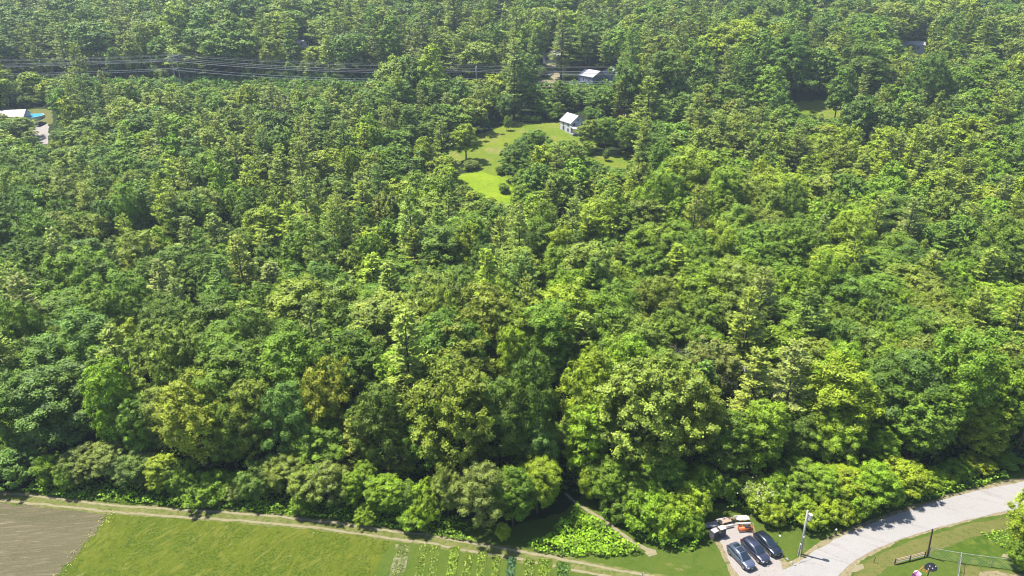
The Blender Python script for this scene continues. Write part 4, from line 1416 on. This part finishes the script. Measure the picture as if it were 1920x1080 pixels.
# parked vehicles glimpsed in the yards
def tiny_car(label, px, py, rz, col):
    x, y, z = at(px, py)
    t = thing('yard_vehicle', label, 'car', (x, y, z + .1), rz, 'vehicles in the far yards')
    m = MB()
    m.box((0, 0, .62), (4.4, 1.8, .6))
    m.build('body', plain('paint', col, .3, coat=.5), t, bevel=.12)
    c = MB()
    c.add([(-1.9, -.8, .92), (1.1, -.8, .92), (1.1, .8, .92), (-1.9, .8, .92), (-1.6, -.65, 1.45), (.3, -.65, 1.45), (.3, .65, 1.45), (-1.6, .65, 1.45)], [(0, 1, 5, 4), (1, 2, 6, 5), (2, 3, 7, 6), (3, 0, 4, 7)])
    c.build('windows', M_GLASS, t)
    MB().box((-.65, 0, 1.47), (1.95, 1.3, .05)).build('roof', plain('paint', col, .3, coat=.5), t)
    for wx in (-1.35, 1.35):
        for s in (1, -1):
            MB().tube([(wx, s * .78, .34), (wx, s * .92, .34)], .33, 14).build('wheel', M_TYRE, t)


for a in [('white car left of the blue-grey houses', 1094, 159, R(10), (.8, .8, .8)), ('white van parked below the driveway pines', 1060, 166, R(-20), (.75, .74, .7)), ('maroon car in the far yard', 1018, 160, R(30), (.3, .06, .05)),
          ('cream car beside the white van', 1049, 166, R(60), (.7, .66, .5)), ('dark blue car on the drive by the pool', 77, 235, R(80), (.02, .03, .06)), ('grey car on the far yard gravel', 1078, 157, R(-10), (.45, .45, .47)),
          ('black car near the orange soil behind the farmhouse', 1158, 212, R(20), (.03, .03, .035))]:
    tiny_car(*a)

# ------------------------------------------------------------------ power line
YL = 355.0
def at_depth(px, py, Y):
    d = ray(px, py)
    k = Y / d[1]
    return float(d[0] * k), float(CAM_H + d[2] * k)
M_WIRE = plain('aluminium_wire', (.75, .75, .78), .35, metal=.3)
M_WIRE2 = plain('copper_coloured_wire', (.52, .42, .38), .4, metal=.3)
PYL = [(-260, 110), (152, 110), (325, 103), (893, 123), (1500, 147), (2060, 150)]
tops = []
for i, (a, b_) in enumerate(PYL):
    X, Z = at_depth(a, b_, YL)
    g = float(terrain(X, YL))
    Z = max(Z, g + 12)
    tops.append((X, Z))
    if i in (0, 4, 5):
        continue
    t = thing('transmission_tower', ['', 'wooden H-frame power line tower nearest the far left woods', 'wooden H-frame power line tower where the wires bend, right of the leftmost one', 'wooden H-frame power line tower standing among the pines',
                                     'wooden H-frame power line tower of the right-hand woods'][i], 'transmission tower', (X, YL, g), 0, 'towers of the power line')
    h = Z - g
    for dy in (-2.6, 2.6):
        MB().tube([(0, dy, -.5), (0, dy, h)], [.24, .16], 8).build('pole', M_POLE, t)
    MB().box((0, 0, h - .6), (.25, 12.5, .3)).build('crossarm', M_POLE, t)
    MB().box((0, 0, h - 6.4), (.2, 7.5, .22)).build('crossarm', M_POLE, t)
    for dy in (-5.6, 0, 5.6):
        MB().tube([(0, dy, h - .8), (0, dy, h - 2.0)], .14, 6).build('insulator', M_WHITE, t)
WIRES = [(-5.6, -2.0, .05, 0, 'nearest of the three main wires'), (0, -2.0, .05, 1, 'middle of the three main wires'), (5.6, -2.0, .05, 0, 'farthest of the three main wires'),
         (-2.6, .1, .03, 0, 'near thin top wire'), (2.6, .1, .03, 1, 'far thin top wire'), (-3.6, -6.3, .045, 0, 'near low wire'), (3.6, -6.3, .045, 0, 'far low wire')]
for dy, dz, r_, k, lab in WIRES:
    pts = []
    for (xa, za), (xb, zb) in zip(tops[:-1], tops[1:]):
        L = xb - xa
        sag = min(5.0, (L / 170) ** 2 * 3.2) * (1 if dz < 0 else .7)
        for j in range(16):
            tt = j / 16
            pts.append((xa + L * tt, YL + dy, za + (zb - za) * tt + dz - 4 * sag * tt * (1 - tt)))
    pts.append((tops[-1][0], YL + dy, tops[-1][1] + dz))
    o = MB().tube(pts, r_ * 2.0, 4).build('power_line', M_WIRE2 if k else M_WIRE)
    tag(o, 'long wire of the power line, ' + lab, 'power line', 'wires strung between the towers')

# ------------------------------------------------------------------ things that the trees must leave in view (ground windows in the photograph)
WIN = [
    [(942, 241), (960, 233), (1015, 231), (1060, 231), (1062, 210), (1090, 208), (1098, 228), (1090, 250), (1074, 256), (1040, 260), (1018, 245), (990, 244), (965, 258), (948, 275), (940, 290), (940, 315), (930, 327), (918, 325), (900, 305), (895, 295), (910, 267)],
    [(862, 334), (907, 324), (940, 334), (963, 342), (948, 376), (925, 364), (907, 350), (870, 349)],
    [(1112, 288), (1140, 286), (1188, 293), (1165, 310), (1125, 300)],
    [(0, 209), (34, 206), (30, 222), (0, 226)], [(44, 207), (90, 205), (94, 224), (50, 226)], [(60, 224), (90, 222), (94, 262), (74, 264), (60, 242)],
    [(1498, 192), (1545, 188), (1572, 200), (1568, 214), (1503, 211)],
    [(1019, 95), (1042, 97), (1040, 116), (1023, 114)], [(1086, 145), (1108, 136), (1118, 131), (1148, 137), (1148, 155), (1092, 160)], [(1014, 151), (1060, 151), (1084, 156), (1060, 164), (1014, 162)],
    [(1030, 118), (1046, 118), (1050, 148), (1030, 148)],
    [(569, 78), (579, 76), (579, 85), (570, 85)], [(1717, 80), (1742, 78), (1738, 98), (1720, 98)], [(1154, 216), (1172, 216), (1172, 232), (1156, 232)],
    [(160, 113), (325, 106), (500, 118), (690, 124), (690, 146), (480, 150), (330, 146), (200, 134)], [(0, 104), (150, 112), (150, 124), (0, 118)],
    [(880, 122), (900, 122), (900, 145), (885, 145)],
    [(850, 266), (864, 264), (880, 300), (888, 314), (868, 318), (852, 296)], [(1284, 316), (1335, 317), (1335, 323), (1284, 322)],
]
WB = [(min(p[0] for p in w), max(p[0] for p in w), min(p[1] for p in w), max(p[1] for p in w)) for w in WIN]
# windows whose ground the trees may not stand on either
CORR = {14, 15, 16}
def covers(x, y, h, w, base=.25):
    """does a crown at (x, y) hide a window?"""
    z = float(terrain(x, y))
    u, v0, d = proj(x, y, z + h)
    _, v1, _ = proj(x, y, z + h * base)
    rx = w / 2 * FPX / d
    for wi, (wd, (x0, x1, y0, y1)) in enumerate(zip(WIN, WB)):
        if wi in CORR and y > YL:
            continue
        if u + rx < x0 or u - rx > x1 or v1 < y0 or v0 > y1:
            continue
        for i in range(-2, 3):
            for j in range(5):
                if abs(i) == 2 and j in (0, 4):
                    continue
                if in_poly(u + i * rx * .45, v0 + 2 + (v1 - v0) * j / 4, wd):
                    return True
    return False

KEEP_OUT = []   # world polygons no tree may stand on
for pl in [LAWN, [(835, 340), (862, 328), (900, 322), (940, 332), (985, 345), (975, 390), (950, 395), (900, 372), (850, 358)], [(1095, 290), (1135, 282), (1185, 287), (1205, 300), (1180, 318), (1130, 318)],
           [(52, 232), (104, 226), (104, 272), (60, 270)], [(-60, 246), (20, 204), (108, 200), (108, 236), (30, 256)], [(1012, 148), (1160, 146), (1160, 168), (1012, 170)], [(1470, 184), (1590, 180), (1590, 224), (1480, 222)]]:
    KEEP_OUT.append(px_poly(pl))
HPTS = [at(a[0], a[1])[:2] for a in HOUSES] + [at(1079, 249)[:2], at(2, 232)[:2], at(66, 243)[:2], at(63, 222)[:2]]

# ------------------------------------------------------------------ trees and shrubs that stand in front, one by one
B, P, S = 'broad', 'pine', 'shrub'
DG, MG, BG, YG, BL, OG, GG, DP, PG, GO = 'dark green', 'mid-green', 'bright green', 'yellow-green', 'blue-green', 'olive green', 'grey-green', 'deep green', 'pale green', 'golden green'
FRONT = [
    (B, 35, 872, 690, 110, DP, 0), (B, 112, 872, 698, 145, BL, 4), (B, 205, 880, 672, 85, BG, 3), (B, 262, 888, 735, 80, MG, 1), (B, 300, 880, 720, 70, PG, 5), (B, 368, 898, 696, 125, GO, 0), (B, 430, 905, 740, 80, MG, 1),
    (B, 470, 895, 700, 85, OG, 3), (B, 538, 898, 712, 105, BL, 2), (B, 607, 880, 680, 85, GO, 7), (B, 592, 912, 790, 110, MG, 2), (P, 672, 912, 775, 75, OG, 1), (B, 715, 905, 712, 100, DP, 2), (P, 745, 910, 752, 70, PG, 3),
    (B, 802, 912, 742, 85, DG, 1), (B, 862, 918, 670, 170, OG, 6), (B, 940, 912, 700, 110, DP, 2), (B, 1012, 918, 778, 85, BL, 1), (B, 1000, 900, 655, 100, DG, 0), (B, 1100, 912, 742, 95, BG, 3), (B, 1118, 888, 655, 120, YG, 0),
    (B, 1212, 912, 665, 180, PG, 6), (B, 1305, 900, 690, 110, OG, 1), (B, 1365, 908, 770, 85, DG, 7), (B, 1430, 908, 742, 92, BG, 3), (B, 1500, 892, 765, 80, DP, 1), (P, 1480, 860, 640, 110, GG, 2), (B, 1572, 878, 672, 115, YG, 5),
    (B, 1560, 895, 770, 90, BG, 2), (B, 1655, 890, 800, 75, BG, 1), (B, 1728, 886, 725, 125, MG, 6), (B, 1700, 850, 650, 130, BL, 2), (B, 1790, 850, 630, 130, MG, 4), (B, 1880, 858, 675, 125, BG, 6), (B, 1842, 872, 750, 80, YG, 3),
    (B, 1950, 862, 635, 120, MG, 0), (B, 1640, 850, 690, 80, DP, 5),
    (B, 1110, 800, 640, 60, YG, 1), (B, 330, 820, 590, 130, PG, 6), (B, 420, 800, 620, 130, MG, 2), (B, 245, 760, 600, 60, YG, 5), (B, 960, 790, 600, 60, YG, 3), (P, 1400, 750, 540, 95, OG, 0), (P, 1425, 700, 500, 85, GG, 2),
    (B, 1345, 790, 640, 90, GG, 7),
]
# clump, lone trees and bushes of the far clearing
FRONT += [
    (B, 873, 303, 229, 44, YG, 5), (S, 885, 322, 300, 34, GG, 0), (B, 1003, 318, 240, 72, DG, 2), (B, 970, 340, 262, 60, DP, 0), (B, 1058, 318, 262, 70, DP, 2), (B, 1010, 350, 285, 70, DG, 6), (B, 962, 340, 290, 50, DP, 1), (B, 990, 375, 320, 55, MG, 4),
    (B, 1105, 283, 222, 40, OG, 5), (B, 1135, 286, 216, 42, MG, 3), (B, 1180, 296, 222, 40, MG, 1), (B, 1170, 282, 216, 34, YG, 5), (S, 1103, 293, 273, 24, OG, 1), (S, 1138, 304, 280, 13, MG, 3), (S, 949, 275, 267, 7, DG, 3), (S, 950, 247, 216, 14, PG, 3), (S, 990, 232, 215, 20, MG, 0), (S, 1005, 232, 217, 20, BG, 1),
    (S, 945, 365, 345, 22, MG, 1), (S, 938, 330, 312, 20, DG, 0), (S, 1055, 233, 222, 8, YG, 3), (S, 1160, 291, 280, 14, OG, 2),
    (B, 30, 262, 218, 62, PG, 2), (B, 8, 250, 212, 24, GG, 5),
]
SHR = [
    (20, 928, 842, 110, BL, 0), (-50, 930, 840, 120, MG, 2), (88, 926, 852, 52, BG, 3), (122, 932, 866, 48, MG, 1), (160, 922, 836, 80, GG, 0), (205, 924, 832, 78, GG, 2), (258, 934, 846, 78, BL, 1), (300, 938, 852, 55, YG, 3),
    (337, 944, 872, 60, MG, 1), (395, 958, 893, 100, BG, 2), (440, 950, 906, 40, GG, 3), (477, 954, 876, 74, BL, 1), (535, 952, 850, 84, PG, 0), (570, 968, 872, 70, PG, 1), (612, 970, 866, 74, GG, 2), (658, 968, 882, 46, BG, 3), (688, 950, 862, 50, BG, 1),
    (728, 984, 892, 72, BG, 3), (762, 985, 902, 56, MG, 1), (795, 990, 908, 76, BG, 2), (838, 988, 876, 66, PG, 0), (904, 1016, 868, 104, GG, 2), (962, 1012, 876, 84, MG, 0), (1008, 988, 862, 96, YG, 0),
    (1102, 950, 874, 44, YG, 3), (1130, 958, 878, 50, MG, 1), (1148, 972, 862, 78, MG, 2), (1240, 958, 845, 96, MG, 0), (1186, 950, 872, 60, OG, 1), (1168, 990, 925, 70, DP, 2), (1218, 1014, 922, 100, BG, 0), (1262, 1018, 935, 90, BG, 2), (1200, 985, 900, 70, MG, 1),
    (1296, 985, 905, 66, YG, 3), (1318, 948, 878, 80, BG, 0), (1362, 950, 892, 52, MG, 1), (1404, 950, 896, 62, PG, 3), (1432, 975, 912, 66, YG, 2), (1462, 962, 888, 70, BG, 0), (1502, 950, 862, 84, MG, 2), (1490, 985, 925, 70, BG, 1),
    (1540, 962, 872, 70, BG, 3), (1585, 968, 880, 84, YG, 0), (1562, 992, 932, 66, YG, 2), (1612, 985, 920, 60, BG, 1), (1640, 968, 868, 84, BG, 2), (1690, 945, 868, 90, YG, 0), (1720, 938, 880, 60, YG, 1), (1668, 968, 905, 56, BG, 3),
    (1758, 922, 885, 56, BG, 0), (1795, 906, 868, 58, MG, 2), (1838, 896, 858, 58, YG, 1), (1880, 886, 850, 56, MG, 3), (1520, 1000, 950, 56, YG, 1), (1450, 992, 945, 54, YG, 0), (1292, 1018, 962, 52, BG, 2),
    (770, 1004, 955, 52, BG, 3), (690, 988, 945, 50, BG, 2), (560, 975, 930, 44, BG, 3), (945, 1025, 982, 28, YG, 3), (1948, 1078, 915, 96, YG, 0), (1928, 1020, 960, 50, YG, 1), (1990, 1060, 925, 90, BG, 2), (1925, 1085, 1015, 50, MG, 3),
]
placed = []          # (x, y, w)
for k, px_, b_, t_, w_, c_, pr in FRONT:
    e, (x, y) = add_tree_px(k, px_, b_, t_, w_, c_, pr)
    placed.append((x, y, 5.5 if y < 200 else 4.5))
SHRUB_AT = []
for px_, b_, t_, w_, c_, pr in SHR:
    e, (x, y) = add_tree_px('shrub', px_, b_, t_, w_, c_, pr)
    SHRUB_AT.append((x, y))

# white flower heads on one bush
x, y, z = at(1402, 958)
h0 = height_for(x, y, 903)
n = 130
P3 = np.stack([x + 1.4 + rng.normal(0, 1.5, n), y - 1.0 + rng.normal(0, .9, n), z + h0 * rng.uniform(.72, .98, n)], 1)
me = leaf_mesh('flowers', [quads(P3, np.array([0, -.3, 1]) + rng.normal(size=(n, 3)) * .3, .11 * rng.uniform(.5, 1.2, n), .08 * rng.uniform(.5, 1.2, n), rng.uniform(.5, 1, n))], plain('white_petals', (.42, .42, .26), .7))
tag(link(bpy.data.objects.new('white_blossom', me)), 'creamy white blossom spread over the bush behind the picnic tables', 'blossom', kind='stuff')

# dead grey trees
for i, (px_, b_, t_) in enumerate([(1245, 760, 628), (1300, 790, 655), (1395, 800, 672), (1650, 840, 722), (1150, 545, 470), (970, 470, 400), (1440, 800, 700), (395, 670, 600)]):
    x, y, z = at(px_, b_)
    h = height_for(x, y, t_)
    t = thing('dead_tree', None, 'dead tree', (x, y, z), random.uniform(0, 6), 'bare dead trees in the forest', (h / 15,) * 3)
    link(bpy.data.objects.new('branches', SNAG[i % 3]), t)
    px0, py0, d0 = proj(x, y, z + h * .8)
    LABELLED.append((t, 'dead', 'grey', px0, py0, h, 5, d0))
    placed.append((x, y, 3.5))

# ------------------------------------------------------------------ the forest
EDGE = [(-600, 858), (0, 866), (200, 884), (500, 900), (800, 912), (1050, 915), (1250, 912), (1400, 905), (1500, 888), (1600, 880), (1750, 885), (1900, 862), (2200, 815), (2700, 770)]
ex, ey = [p[0] for p in EDGE], [p[1] for p in EDGE]


def pine_p(px, py):
    if py < 140:
        return .50 if px < 1000 else .34
    if py < 260:
        return .52 if px < 800 else (.52 if 1120 < px < 1560 else .30)
    if py < 430:
        return .50 if 120 < px < 760 else (.10 if px < 120 else .16)
    if py < 580:
        return .12 if px < 300 else (.42 if px < 1000 else .24)
    if py < 770:
        return .5 if 1370 < px < 1570 else (.6 if px < 50 else .10)
    return .06


def pick_colour(kind, px, py, x, y):
    n1 = noise.noise(Vector((x * .012, y * .012, 3)))
    r = random.random() + n1 * .45
    if kind == 'pine':
        if py < 260:
            pal = [DP, GG, OG, GG, OG, PG]
        else:
            pal = [DP, OG, GG, OG, PG, YG]
    elif py < 260:
        pal = [DP, DG, BL, MG, OG, PG, YG] if px < 1500 else [DP, MG, BL, MG, OG, PG, YG]
    elif px < 450:
        pal = [DG, DP, BL, MG, MG, PG, BG]
    elif px < 950:
        pal = [DG, DP, MG, OG, MG, PG, BG, YG]
    else:
        pal = [DP, MG, OG, BG, MG, PG, MG, BG, YG] if py > 330 else [DG, DP, MG, OG, PG, BG, YG]
    i = int(max(0, min(.999, r)) * len(pal))
    return pal[i]


cell = {}
def near(x, y, r):
    cx_, cy_ = int(x // 8), int(y // 8)
    for i in (-1, 0, 1):
        for j in (-1, 0, 1):
            for (a, b_, w) in cell.get((cx_ + i, cy_ + j), ()):
                if (a - x) ** 2 + (b_ - y) ** 2 < max(r, w) ** 2:
                    return True
    return False
def put(x, y, r):
    cell.setdefault((int(x // 8), int(y // 8)), []).append((x, y, r))
for q in placed:
    put(*q)

CAND = []
Y = 82.0
while Y < 830:
    sp = 6.0 if Y < 130 else np.interp(Y, [130, 300, 420, 830], [6.6, 8.4, 11.6, 16])
    xmax = Y * .83 + 26
    X = -xmax + random.uniform(0, sp)
    while X < xmax:
        x, y = X + random.uniform(-.36, .36) * sp, Y + random.uniform(-.36, .36) * sp
        X += sp
        z = float(terrain(x, y))
        bx, by, _ = proj(x, y, z)
        if by > np.interp(bx, ex, ey) - 7:
            continue
        corr = 14 if x < 0 else 3.5
        if abs(y - YL) < corr:
            continue
        if near(x, y, sp * .62):
            continue
        if any(in_poly(x, y, kp) for kp in KEEP_OUT) or any((x - a) ** 2 + (y - b_) ** 2 < 90 for a, b_ in HPTS):
            continue
        # stand height changes slowly over the hill
        st = .5 + .5 * noise.noise(Vector((x * .013, y * .013, 9)))
        cpx, cpy, d = proj(x, y, z + 11)
        kind = 'pine' if random.random() < pine_p(cpx, cpy) + .25 * noise.noise(Vector((x * .02, y * .02, 20))) else 'broad'
        tall = 13.5 + 7.5 * st + random.uniform(-2.6, 2.6)
        if Y > 300:
            tall += 2.0 + 3.0
        if kind == 'pine':
            h, w = tall * random.uniform(1.0, 1.28), random.uniform(6.6, 9.6) * np.interp(y, [200, 330, 500], [1.0, 1.3, 1.6])
        else:
            h, w = tall * random.uniform(.85, 1.1), random.uniform(6.6, 12.2) * (.85 + .3 * st) * np.interp(y, [200, 330, 500], [1.0, 1.38, 1.8])
        q_ = random.random()
        if q_ < .12:
            h, w = (h * 1.22, w * 1.38) if Y > 240 else (h * 1.12, w * 1.15)
        elif q_ > .82:
            h, w = h * .72, w * .70
        if kind == 'broad':
            w = min(w, h * .86)
        if Y < 135:
            h = max(h, 15)
        ok = True
        if covers(x, y, h, w):
            ok = False
            for f in (.6, .4, .25):
                if not covers(x, y, h * f, w * (.5 + f * .5), 0):
                    h, w, ok = h * f, w * (.5 + f * .5), True
                    if f < .6:
                        kind = 'broad'
                    break
        if not ok:
            continue
        put(x, y, sp * .62)
        CAND.append([x, y, z, h, w, kind, pick_colour(kind, cpx, cpy, x, y), cpx, cpy, d])
    Y += sp * .92

# saplings and brush in the gaps
Y = 90.0
while Y < 470:
    sp = 4.4
    xmax = Y * .80 + 10
    X = -xmax
    while X < xmax:
        x, y = X + random.uniform(-.4, .4) * sp, Y + random.uniform(-.4, .4) * sp
        X += sp
        z = float(terrain(x, y))
        bx, by, d = proj(x, y, z)
        if by > np.interp(bx, ex, ey) + 8 or near(x, y, 2.7):
            continue
        if any(in_poly(x, y, kp) for kp in KEEP_OUT) or any((x - a) ** 2 + (y - b_) ** 2 < 70 for a, b_ in HPTS):
            continue
        h, w = random.uniform(3.5, 7.5), random.uniform(3.5, 5.5)
        if abs(y - YL) < 12:
            h, w = random.uniform(1.5, 3), random.uniform(2.5, 4)
        if covers(x, y, h, w, 0):
            h *= .45
            if covers(x, y, h, w, 0):
                continue
        put(x, y, 2.7)
        CAND.append([x, y, z, h, w, 'broad', pick_colour('broad', bx, by, x, y), bx, by, d + 1000])
    Y += sp

# the 300 of each kind that show largest stand as single trees, the rest is one wood of each kind
N_BROAD_FRONT = sum(1 for q in FRONT if q[0] == B)
N_PINE_FRONT = sum(1 for q in FRONT if q[0] == P)
def rank(c):
    x, y, z, h, w, kind, col, px, py, d = c
    if d > 1000:
        return -1
    if px < -25 or px > 1945 or py < -5 or py > 1080:
        return -1
    return w * h / (d * d)
singles, rest = [], []
for kind, lim in (('broad', 300 - N_BROAD_FRONT), ('pine', 300 - N_PINE_FRONT)):
    cs_ = sorted([c for c in CAND if c[5] == kind], key=lambda c: -rank(c))
    singles += [c for c in cs_[:lim] if rank(c) > 0]
    rest += [c for c in cs_[:lim] if rank(c) <= 0] + cs_[lim:]
for c in singles:
    add_tree(c[5], c[0], c[1], c[3], c[4], c[6])


def wood(name, label, cs_, meshes, H, rad):
    """one object: the rest of the wood, instanced on points"""
    n = len(cs_)
    me = bpy.data.meshes.new(name)
    me.vertices.add(n)
    me.vertices.foreach_set('co', np.array([c[:3] for c in cs_], np.float32).ravel())
    a = me.attributes.new('tint', 'FLOAT_COLOR', 'POINT')
    a.data.foreach_set('color', np.array([(*jitter(TINT[c[6]]), 1) for c in cs_], np.float32).ravel())
    a = me.attributes.new('size', 'FLOAT_VECTOR', 'POINT')
    a.data.foreach_set('vector', np.array([(c[4] / (2 * rad), c[4] / (2 * rad), c[3] / H) for c in cs_], np.float32).ravel())
    a = me.attributes.new('turn', 'FLOAT_VECTOR', 'POINT')
    a.data.foreach_set('vector', np.array([(0, 0, random.uniform(0, 6.28)) for c in cs_], np.float32).ravel())
    a = me.attributes.new('sort', 'INT', 'POINT')
    a.data.foreach_set('value', np.array([random.randrange(len(meshes)) for c in cs_], np.int32))
    ng = bpy.data.node_groups.new(name, 'GeometryNodeTree')
    ng.interface.new_socket('Geometry', in_out='INPUT', socket_type='NodeSocketGeometry')
    ng.interface.new_socket('Geometry', in_out='OUTPUT', socket_type='NodeSocketGeometry')
    gi, go = ng.nodes.new('NodeGroupInput'), ng.nodes.new('NodeGroupOutput')
    iop = ng.nodes.new('GeometryNodeInstanceOnPoints')
    jn = ng.nodes.new('GeometryNodeJoinGeometry')
    for m in meshes:
        po = bpy.data.objects.new(m.name, m)
        oi = ng.nodes.new('GeometryNodeObjectInfo')
        oi.inputs['Object'].default_value = po
        oi.inputs['As Instance'].default_value = True
        ng.links.new(oi.outputs['Geometry'], jn.inputs[0])

    def attr(nm, typ):
        q = ng.nodes.new('GeometryNodeInputNamedAttribute')
        q.data_type = typ
        q.inputs['Name'].default_value = nm
        return q.outputs['Attribute']
    ng.links.new(gi.outputs[0], iop.inputs['Points'])
    ng.links.new(jn.outputs[0], iop.inputs['Instance'])
    iop.inputs['Pick Instance'].default_value = True
    ng.links.new(attr('sort', 'INT'), iop.inputs['Instance Index'])
    ng.links.new(attr('turn', 'FLOAT_VECTOR'), iop.inputs['Rotation'])
    ng.links.new(attr('size', 'FLOAT_VECTOR'), iop.inputs['Scale'])
    ng.links.new(iop.outputs[0], go.inputs[0])
    o = link(bpy.data.objects.new(name, me))
    md = o.modifiers.new('trees', 'NODES')
    md.node_group = ng
    return tag(o, label, 'woods', kind='stuff')


wood('far_broadleaf_wood', 'far-off broadleaf forest covering the hillside', [c for c in rest if c[5] == 'broad'], FBROAD, 20, 4.8)
wood('far_pine_wood', 'far-off pine forest covering the hillside', [c for c in rest if c[5] == 'pine'], FPINE, 21, 4.0)
print('trees: singles', len(singles), 'rest', len(rest))

# ------------------------------------------------------------------ labels
COLS = [(240, 'beyond the brown field'), (480, "beyond the green field's left end"), (730, "beyond the green field's right half"), (990, 'beyond the crop rows'), (1240, 'beyond the vine patch'), (1470, 'beyond the parked cars'), (1700, 'beyond the utility pole'), (9999, 'beyond the road')]
ROWS = [(150, 'hilltop'), (260, 'upper-forest'), (360, 'clearing-level'), (450, 'mid-forest'), (540, 'lower mid-forest'), (630, 'lower-forest'), (740, 'third-row'), (9999, 'forest-edge')]
SROWS = [(400, 'clearing'), (900, 'back-row'), (940, 'middle-row'), (9999, 'front-row')]
ORD = ['leftmost', 'second from left', 'third from left', 'fourth from left', 'fifth from left', 'sixth from left', 'seventh from left', 'eighth from left', 'ninth from left', 'tenth from left', 'eleventh from left', 'twelfth from left']
cells = {}
for rec in LABELLED:
    e, kind, colour, px, py, h, w, d = rec
    col = next(t for lim, t in COLS if px < lim)
    row = next(t for lim, t in (SROWS if kind == 'shrub' else ROWS) if py < lim)
    noun = {'broad': 'broadleaf tree', 'pine': 'pine tree', 'shrub': 'leafy shrub', 'dead': 'bare dead tree'}[kind]
    if kind == 'broad':
        size = 'slender' if w / h < .42 else ('broad' if w / h > .6 else '')
    elif kind == 'pine':
        size = 'small' if h < 16 else ('tall' if h > 22 else '')
    elif kind == 'shrub':
        size = 'low' if h < 3 else ('tree-sized' if h > 7 else '')
    else:
        size = ''
    key = ' '.join(x for x in (size, colour, row, noun, col) if x)
    cells.setdefault(key, []).append(rec)
for key, rs in cells.items():
    rs.sort(key=lambda r_: r_[3])
    for i, r_ in enumerate(rs):
        if len(rs) > 1 and len(key.split()) > 13:
            key = key.replace('broadleaf tree', 'broadleaf').replace('leafy shrub', 'shrub')
        r_[0]['label'] = key if len(rs) == 1 else key + ', ' + (ORD[i] if i < len(ORD) else 'far right')

# ------------------------------------------------------------------ haze
hz = MB().box((0, 560, 48), (2900, 1300, 99)).build('haze', [])
tag(hz, 'thin summer haze over the valley', 'haze', kind='stuff')
m = bpy.data.materials.new('haze')
m.use_nodes = True
nt = m.node_tree
nt.nodes.clear()
out = nt.nodes.new('ShaderNodeOutputMaterial')
pv = nt.nodes.new('ShaderNodeVolumePrincipled')
pv.inputs['Color'].default_value = (.70, .86, 1.0, 1)
pv.inputs['Density'].default_value = 0.00012
pv.inputs['Anisotropy'].default_value = 0.2
nt.links.new(pv.outputs[0], out.inputs['Volume'])
hz.data.materials.append(m)
